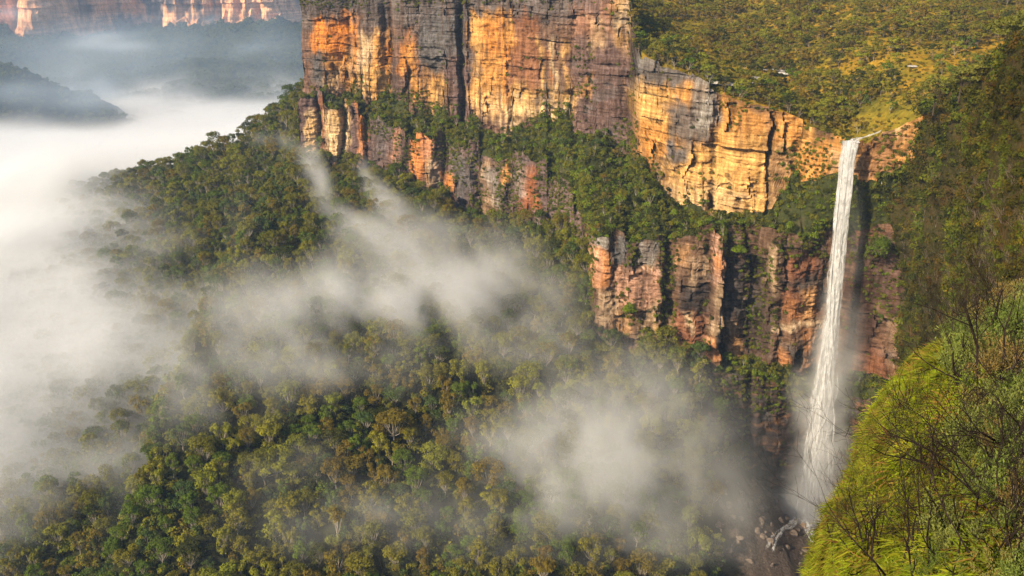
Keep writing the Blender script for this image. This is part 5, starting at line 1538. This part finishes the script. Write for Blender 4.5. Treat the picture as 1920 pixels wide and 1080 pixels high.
for t_ in range(4000):
    if nf >= 150: break
    px = rw.uniform(1690, 1990); py = rw.uniform(500, 1150)
    bound = np.interp(py, [500, 600, 700, 800, 900, 1000, 1100], [1800, 1790, 1825, 1835, 1850, 1850, 1780])
    if px < bound + rw.normal(0, 14): continue
    p = bank_hit(px, py)
    if any(np.linalg.norm(p - q) < 0.036 * q[1] for q in used): continue
    used.append(p)
    s = float(rw.uniform(.55, 1.0) * np.clip(p[1] / 26, .3, 1.3))
    root = bpy.data.objects.new('feathery_shrub', None); COL.objects.link(root); root.location = p - np.array([0, 0, .2]); root.scale = (s, s, s); root.rotation_euler = (float(rw.normal(0, .15)), float(rw.normal(-.15, .15)), float(rw.uniform(0, 6.28)))
    for nm_, mm_ in (('foliage', fe_c[nf % 5]), ('stems', fe_s[nf % 5])):
        q = bpy.data.objects.new(nm_, mm_); COL.objects.link(q); q.parent = root
    wv = 'on the bank crest' if py < 640 else 'high on the bank' if py < 800 else 'low on the bank' if py < 980 else 'along the bottom edge'
    wh = 'rimming the grass' if px < bound + 50 else 'behind burnt stems' if px < 1880 else 'by the right edge'
    tag(root, f'{"tall" if s > .8 else "low"} feathery green shrub {wv} {wh}', 'shrub', 'feathery shrubs on the near bank'); nf += 1
print('bank', round(time.time() - T0, 1))

# =================================================================== MIST, FOG AND HAZE
def smoke_material(name, color=(0.95, 0.95, 0.95), aniso=0.0):
    k = NT(name)
    d = k.n('ShaderNodeAttribute', attribute_name='density')
    v = k.n('ShaderNodeVolumeScatter')
    v.inputs['Color'].default_value = (*color, 1)
    v.inputs['Anisotropy'].default_value = aniso
    k.set(v.inputs['Density'], d.outputs['Fac'])
    k.set(k.out.inputs['Volume'], v.outputs[0])
    return k.m

def fog_volume(name, lo, hi, res, density, mat, label, cat):
    """a cloud of mist: a voxel grid filled with the given density field"""
    lo = np.array(lo, float); hi = np.array(hi, float)
    n = np.maximum(2, np.round((hi - lo) / res).astype(int) + 1)
    ax = [np.linspace(lo[i], hi[i], n[i]) for i in range(3)]
    Zg, Yg, Xg = np.meshgrid(ax[2], ax[1], ax[0], indexing='ij')
    d = density(Xg.ravel(), Yg.ravel(), Zg.ravel()).astype(np.float32)
    # nothing on the outer faces of the box
    e = d.reshape(n[2], n[1], n[0]); e[0] = 0; e[-1] = 0; e[:, 0] = 0; e[:, -1] = 0; e[:, :, 0] = 0; e[:, :, -1] = 0
    d = e.ravel()
    me = bpy.data.meshes.new(name)
    me.vertices.add(len(d))
    co = np.zeros((len(d), 3), np.float32); co[:, 0] = Xg.ravel(); co[:, 1] = Yg.ravel(); co[:, 2] = Zg.ravel()
    me.vertices.foreach_set('co', co.ravel())
    vfloat(me, 'dens', d)
    me.materials.append(mat)
    o = link(name, me)
    tag(o, label, cat, kind='stuff')
    ng = bpy.data.node_groups.new(name, 'GeometryNodeTree')
    ng.interface.new_socket('Geometry', in_out='INPUT', socket_type='NodeSocketGeometry')
    ng.interface.new_socket('Geometry', in_out='OUTPUT', socket_type='NodeSocketGeometry')
    N, L = ng.nodes, ng.links
    gi, go = N.new('NodeGroupInput'), N.new('NodeGroupOutput')
    pos = N.new('GeometryNodeInputPosition'); sp_ = N.new('ShaderNodeSeparateXYZ'); L.new(pos.outputs[0], sp_.inputs[0])
    def mt(op, a, b):
        q = N.new('ShaderNodeMath'); q.operation = op
        for i, x in enumerate((a, b)):
            if not hasattr(x, 'links'): q.inputs[i].default_value = float(x)
            else: L.new(x, q.inputs[i])
        return q.outputs[0]
    idx = []
    for i in range(3):
        t = mt('MULTIPLY', mt('SUBTRACT', sp_.outputs[i], lo[i]), (n[i] - 1) / (hi[i] - lo[i]))
        idx.append(mt('MINIMUM', mt('MAXIMUM', mt('ROUND', t, 0.0), 0.0), n[i] - 1))
    def imath(op, a, b):
        q = N.new('FunctionNodeIntegerMath'); q.operation = op
        for i, x in enumerate((a, b)):
            if not hasattr(x, 'links'): q.inputs[i].default_value = int(x)
            else: L.new(x, q.inputs[i])
        return q.outputs[0]
    ii = []
    for x in idx:
        q = N.new('FunctionNodeFloatToInt'); q.rounding_mode = 'ROUND'; L.new(x, q.inputs[0]); ii.append(q.outputs[0])
    lin = imath('ADD', imath('MULTIPLY', imath('ADD', imath('MULTIPLY', ii[2], int(n[1])), ii[1]), int(n[0])), ii[0])
    si = N.new('GeometryNodeSampleIndex'); si.data_type = 'FLOAT'; si.domain = 'POINT'
    na = N.new('GeometryNodeInputNamedAttribute'); na.data_type = 'FLOAT'; na.inputs['Name'].default_value = 'dens'
    L.new(gi.outputs[0], si.inputs['Geometry']); L.new(na.outputs['Attribute'], si.inputs['Value']); L.new(lin, si.inputs['Index'])
    vc = N.new('GeometryNodeVolumeCube')
    vc.inputs['Min'].default_value = lo; vc.inputs['Max'].default_value = hi
    for i, k_ in enumerate(('Resolution X', 'Resolution Y', 'Resolution Z')): vc.inputs[k_].default_value = int(n[i])
    L.new(si.outputs[0], vc.inputs['Density'])
    sm = N.new('GeometryNodeSetMaterial'); sm.inputs['Material'].default_value = mat
    L.new(vc.outputs[0], sm.inputs['Geometry']); L.new(sm.outputs[0], go.inputs[0])
    md = o.modifiers.new('voxels', 'NODES'); md.node_group = ng
    return o

def fbm3(x, y, z, s, octaves, seed, stretch=(1, 1, 1)):
    return fbm(x / (s * stretch[0]), y / (s * stretch[1]), z / (s * stretch[2]) + 0.37, octaves, seed)

def puffs(X, Y, Z, items, warp, lift=None):
    """items: px, py, Y, rx, ry, rz, strength - soft ellipsoids of mist at surveyed places"""
    d = np.zeros_like(X)
    for (px, py, y0, rx_, ry_, rz_, a) in items:
        c = survey(px, py, y0)
        if lift is not None:
            g_ = ground_pt(px, py, lift + rz_ * 0.35)
            c = survey(px, py, g_[1] - 0.3 * ry_)
        ws = min(1.0, min(rx_, rz_) / 22.0)
        q = ((X + warp[0] * ws - c[0]) / rx_) ** 2 + ((Y - c[1]) / ry_) ** 2 + ((Z + warp[1] * ws - c[2]) / rz_) ** 2
        d += a * max(1.0, 17.0 / rx_) * np.exp(-q * 1.2)
    return d

fog_mat = smoke_material('fog', (0.93, 0.925, 0.92))
blue_mat = smoke_material('damp_air', (0.66, 0.80, 0.98))
mist_mat = smoke_material('mist', (0.945, 0.925, 0.885))

# ---- the sea of fog: fills the valley, its top sinking away from the lookout
_gx = np.arange(-900, 200, 6.0); _gy = np.arange(190, 1105, 5.0)
_gz = np.zeros((len(_gy), len(_gx)))
for j, x in enumerate(_gx):
    ys = np.array([np.interp(x, SX, SY[:, r]) for r in range(10)])[::-1]
    zs = np.array([np.interp(x, SX, SZ[:, r]) for r in range(10)])[::-1]
    _gz[:, j] = np.interp(_gy, ys, zs)
def ground_h(X, Y):
    fx = np.clip((X - _gx[0]) / 6.0, 0, len(_gx) - 1.001); fy = np.clip((Y - _gy[0]) / 5.0, 0, len(_gy) - 1.001)
    ix = fx.astype(int); iy = fy.astype(int); fx = fx - ix; fy = fy - iy
    return (_gz[iy, ix] * (1 - fx) + _gz[iy, ix + 1] * fx) * (1 - fy) + (_gz[iy + 1, ix] * (1 - fx) + _gz[iy + 1, ix + 1] * fx) * fy
def ground_pt(px, py, lift=10.0):
    """where the line of sight meets the forest canopy"""
    for y in np.arange(220, 1100, 2.0):
        p = survey(px, py, y)
        if p[2] <= ground_h(np.array([p[0]]), np.array([y]))[0] + lift: return p
    return survey(px, py, 1000)
shore = np.array([ground_pt(*q)[:2] for q in [(-60, 960), (0, 905), (70, 868), (170, 815), (270, 750), (335, 690), (330, 640), (300, 590), (262, 530), (250, 470), (235, 420), (200, 375), (135, 352)]])
o_ = np.argsort(shore[:, 1]); shore = shore[o_]
print('fog shore', shore.round().tolist())
def sea(X, Y, Z, near):
    wx = fbm3(X, Y, Z, 80, 3, 1000) * 42
    n = fbm3(X, Y, Z, 48 if near else 140, 5 if near else 4, 1010, (1.4, 1.2, 0.8))
    if near:
        lim = np.interp(Y, shore[:, 1], shore[:, 0])
        inn = sstep(38, -50, X + wx * 0.7 - lim)               # 1 well inside the fog
        inn2 = sstep(58, -30, X + wx * 0.9 - lim)
        g = ground_h(X, Y)
        level = np.interp(Y, [300, 760, 900, 1000], [-205, -186, -194, -202])
        top = np.maximum(g + 8 + 34 * inn, level)
        h = top + n * 30 - Z
        d = sstep(-4, 26, h) * 0.046 * inn
        d = d + sstep(0, 40, g + 34 + n * 50 - Z) * 0.0125 * inn2 * (1 + 1.6 * n)
        d = d * sstep(265, 300, Y)
        return d * (1 - sstep(860, 980, Y))
    top = np.interp(Y, [800, 900, 1200, 1600, 2000, 2400], [-192, -194, -212, -246, -292, -330])
    n2 = fbm3(X, Y, Z, 330, 3, 1020, (2.2, 1.0, .6))
    h = top + n * 46 + n2 * 60 - Z
    d = sstep(0, 34, h) * 0.018 + sstep(-26, 14, h) * 0.0026 * (1 + n)
    return d * sstep(860, 980, Y)
fog_volume('valley_fog', (-620, 262, -300), (-60, 990, -96), 4.8, lambda x, y, z: sea(x, y, z, True), fog_mat,
           'thick white fog lapping against the forested slope on the left', 'fog')
fog_volume('distant_fog', (-1900, 830, -400), (200, 2500, -160), 13.0, lambda x, y, z: sea(x, y, z, False), fog_mat,
           'sea of white fog filling the valley floor beyond the ridge', 'fog')

# ---- mist rising from the middle of the slope, two plumes climbing towards the buttress
mid_items = [
 (640, 600, 475, 40, 22, 11, 1.0), (700, 555, 470, 34, 22, 13, 1.2), (770, 510, 470, 30, 20, 15, 1.5), (840, 470, 480, 28, 20, 14, 1.3), (905, 520, 462, 28, 20, 14, 1.2), (830, 570, 450, 38, 22, 13, 1.0), (900, 590, 450, 34, 20, 12, .9), (960, 550, 450, 24, 16, 13, .9),
 (730, 455, 500, 22, 16, 13, 1.4), (770, 430, 510, 14, 12, 10, 1.1), (745, 405, 520, 9, 9, 8, 1.2), (728, 385, 525, 7, 8, 7, 1.2), (712, 365, 530, 5.5, 7, 7, 1.2), (698, 348, 540, 4.5, 6, 6, 1.1), (686, 332, 545, 4, 5, 6, .9), (676, 316, 545, 3.5, 5, 6, .6),
 (690, 440, 515, 16, 12, 9, 1.3), (662, 425, 525, 12, 10, 8, 1.3), (640, 408, 535, 9, 9, 7, 1.2), (622, 390, 545, 8, 9, 7, 1.1), (606, 368, 555, 7, 8, 8, 1.0), (594, 345, 565, 6, 8, 8, .9), (584, 322, 570, 5, 7, 8, .8), (574, 300, 580, 5, 7, 8, .7), (560, 282, 590, 6, 7, 7, .6), (540, 270, 600, 8, 8, 6, .5), (510, 262, 610, 10, 8, 5, .45), (480, 264, 620, 10, 8, 5, .35),
 (588, 290, 590, 3, 6, 9, .5), (600, 330, 570, 3.5, 6, 9, .5), (530, 245, 615, 3, 6, 8, .4),
 (480, 560, 520, 45, 28, 11, 0.9), (520, 620, 450, 46, 24, 11, 0.9), (420, 680, 420, 45, 24, 10, 0.8), (560, 690, 410, 45, 20, 9, .7), (680, 680, 420, 40, 18, 8, .5), (1000, 590, 430, 26, 16, 12, .7), (1050, 650, 400, 28, 14, 9, .5), (960, 480, 470, 18, 14, 11, .6), (930, 650, 430, 34, 16, 8, .5),
 (350, 560, 540, 36, 26, 12, .8), (320, 470, 600, 26, 24, 9, .4), (360, 770, 380, 40, 20, 8, .6), (240, 860, 350, 40, 20, 8, .55), (150, 930, 330, 40, 18, 8, .5), (60, 980, 315, 36, 16, 8, .5),
]
def mid(X, Y, Z):
    w1 = fbm3(X, Y, Z, 34, 3, 1100) * 16; w2 = fbm3(X, Y, Z, 30, 3, 1103) * 12
    d = puffs(X, Y, Z, mid_items, (w1 * 1.3, w2 * 1.3), 9.0)
    # torn, stretched structure drawn out along the slope
    u_ = X * 0.8 + Z * 0.6; v_ = -X * 0.6 + Z * 0.8
    n = fbm(u_ / 15.0 + w2 / 20, v_ / 34.0, Y / 26.0, 5, 1110) + 0.6 * (0.35 - np.abs(fbm(u_ / 11.0, v_ / 24.0, Y / 20.0 + .2, 3, 1115)))
    return np.clip(d * (0.62 + 2.1 * n) - 0.05, 0, 4.5) * 0.0170
fog_volume('rising_mist', (-290, 300, -256), (80, 660, -85), 3.0, mid, mist_mat,
           'pale mist drifting over the middle of the forest and rising in two thin plumes', 'mist')

# ---- the round mist cloud in front of the waterfall's foot
low_items = [
 (1130, 830, 355, 36, 20, 26, 1.5), (1180, 780, 365, 26, 18, 22, 1.2), (1050, 860, 345, 30, 18, 20, 1.4), (1240, 850, 360, 30, 18, 26, 1.3), (1290, 890, 360, 24, 16, 20, .8), (1320, 850, 368, 14, 12, 16, .45),
 (980, 850, 345, 18, 14, 16, .8), (1130, 920, 340, 34, 16, 18, 1.0), (1240, 960, 340, 30, 16, 15, .9), (1340, 950, 350, 16, 14, 10, .35), (1000, 950, 330, 26, 14, 12, .6), (900, 990, 315, 34, 14, 9, .5), (1130, 740, 375, 13, 12, 9, .7),
 (1120, 1020, 318, 36, 14, 10, .6), (760, 1000, 312, 36, 14, 9, .45), (600, 960, 330, 34, 14, 8, .4), (650, 1060, 300, 50, 14, 8, .4), (1000, 1070, 300, 50, 12, 8, .45), (540, 870, 365, 26, 14, 7, .35), (760, 960, 340, 26, 12, 8, .35),
 (1290, 1030, 330, 26, 12, 8, .4),
]
def lowm(X, Y, Z):
    w1 = fbm3(X, Y, Z, 30, 3, 1200) * 12; w2 = fbm3(X, Y, Z, 26, 3, 1203) * 10
    d = puffs(X, Y, Z, low_items, (w1 * 1.4, w2 * 1.4), 9.0)
    n = fbm3(X + w2, Y, Z, 19, 5, 1210) + 0.5 * (0.35 - np.abs(fbm3(X, Y + w1, Z, 12, 4, 1215)))
    return np.clip(d * (0.62 + 2.0 * n) - 0.03, 0, 2.2) * 0.0175
fog_volume('mist_cloud', (-120, 280, -262), (135, 412, -140), 2.5, lowm, mist_mat,
           'round cloud of grey mist hanging over the forest left of the waterfall foot', 'mist')

# ---- thin clouds drifting along the far valley side
far_items = [
 (40, 165, 1600, 150, 120, 34, .5), (150, 195, 1600, 90, 90, 26, .5), (190, 75, 2500, 90, 110, 16, 1.0), (240, 88, 2400, 70, 80, 12, .7), (150, 130, 2100, 45, 60, 26, .8), (180, 170, 1950, 40, 60, 28, .9), (200, 195, 1850, 40, 60, 20, .9), (270, 195, 1950, 70, 80, 14, .8),
 (480, 95, 2350, 60, 80, 18, .6), (460, 88, 2400, 40, 60, 14, .4), (520, 65, 2600, 50, 80, 12, .4), (25, 25, 2350, 45, 60, 22, 1.0), (330, 20, 2950, 50, 70, 22, .9), (400, 30, 2900, 30, 60, 18, .6), (250, 40, 2950, 40, 60, 18, .5), (350, 210, 1900, 110, 90, 12, .7), (480, 200, 1850, 110, 90, 16, .9),
]
def farm(X, Y, Z):
    w1 = fbm3(X, Y, Z, 90, 3, 1300) * 45; w2 = fbm3(X, Y, Z, 70, 3, 1303) * 18
    d = puffs(X, Y, Z, far_items, (w1, w2))
    n = fbm3(X, Y, Z, 70, 4, 1310, (1.6, 1.2, .6))
    d = np.clip(d * (0.8 + 1.6 * n) - 0.15, 0, 1.6) * 0.0075
    # the damp blue air pooled in the valley beneath the clouds
    return d + 0.00050 * (1 - sstep(-200, -60, Z)) * sstep(900, 1200, Y) * (1 + 0.5 * n)
fog_volume('drifting_cloud', (-1900, 880, -400), (0, 3060, -40), 17.0, farm, blue_mat,
           'thin torn clouds drifting along the far side of the valley', 'cloud')

# ---- spray around the lower half of the fall
sp_items = [(1592, 420, 388, 5, 4, 16, .12), (1588, 500, 388, 6, 4, 16, .16)]
for i, (px, py, r_, a_) in enumerate([(1560, 560, 4, .25), (1556, 620, 5, .45), (1552, 680, 6, .7), (1548, 740, 8, .9), (1545, 800, 9, 1.0), (1540, 860, 10, 1.0), (1530, 920, 12, 1.1), (1515, 965, 14, 1.5), (1490, 990, 14, 1.4), (1465, 1010, 10, 1.0), (1590, 600, 6, .25), (1592, 680, 7, .3), (1500, 740, 6, .35)]):
    sp_items.append((px, py, 384, r_, r_ * 0.8, 13, a_))
for py_ in np.arange(300, 980, 17.0):
    l_ = np.interp(py_, wp[:, 0], wp[:, 1]); r_ = np.interp(py_, wp[:, 0], wp[:, 2]); t_ = (py_ - 262) / 720.0
    sp_items.append((l_ + (r_ - l_) * 0.52, py_, 383.5, 2.3 + 2.6 * t_, 2.4, 4.6, (0.10 + 0.5 * t_) * (2.3 + 2.6 * t_) / 17.0))
def spray(X, Y, Z):
    w1 = fbm3(X, Y, Z, 9, 3, 1400) * 4
    d = puffs(X, Y, Z, sp_items, (w1, w1))
    return np.clip(d * (0.9 + 1.1 * fbm3(X, Y, Z, 7, 3, 1410)) - .05, 0, 3) * 0.062
fog_volume('spray_mist', (112, 355, -275), (180, 408, -78), 1.7, spray, mist_mat,
           'fine spray blowing off the lower half of the waterfall', 'spray')

# ---- the air itself
k = NT('haze_air')
pv = k.n('ShaderNodeVolumePrincipled')
pv.inputs['Color'].default_value = (0.50, 0.70, 1.0, 1)
pv.inputs['Density'].default_value = HAZE
pv.inputs['Anisotropy'].default_value = 0.0
k.set(k.out.inputs['Volume'], pv.outputs[0])
hx0, hx1, hy0, hy1, hz0, hz1 = -4600, 4400, -60, 6400, -475, 110
hv = [(x, y, z) for z in (hz0, hz1) for x, y in ((hx0, hy0), (hx1, hy0), (hx1, hy1), (hx0, hy1))]
hf = [(0, 3, 2, 1), (4, 5, 6, 7), (0, 1, 5, 4), (1, 2, 6, 5), (2, 3, 7, 6), (3, 0, 4, 7)]
tag(link('haze', new_mesh('haze', hv, hf, k.m)), 'thin blue morning haze filling the valley air', 'haze', kind='stuff')
print('done', round(time.time() - T0, 1))

# =================================================================== one label for one thing: alike things are told apart by their order in the view
ORD = ('first second third fourth fifth sixth seventh eighth ninth tenth eleventh twelfth thirteenth fourteenth fifteenth sixteenth seventeenth '
       'eighteenth nineteenth twentieth').split()
tens = {20: 'twenty', 30: 'thirty', 40: 'forty', 50: 'fifty', 60: 'sixty', 70: 'seventy', 80: 'eighty', 90: 'ninety'}
tenth = {20: 'twentieth', 30: 'thirtieth', 40: 'fortieth', 50: 'fiftieth', 60: 'sixtieth', 70: 'seventieth', 80: 'eightieth', 90: 'ninetieth'}
def ordinal(i):
    if i < 20: return ORD[i]
    n = i + 1
    return tens[n // 10 * 10] + '-' + ORD[n % 10 - 1] if n % 10 else tenth[n]
by = {}
for o in scene.objects:
    if 'label' in o and 'group' in o and o.parent is None: by.setdefault(o['label'], []).append(o)
for lb, os_ in by.items():
    if len(os_) < 2: continue
    os_.sort(key=lambda o: float(sight(*[np.array(c) for c in o.location])[0]))
    for i, o in enumerate(os_):
        o['label'] = lb + (', leftmost such' if i == 0 else ', rightmost such' if i == len(os_) - 1 else f', {ordinal(i)} from left')
print('labels', max(len(o['label'].split()) for o in scene.objects if 'label' in o))
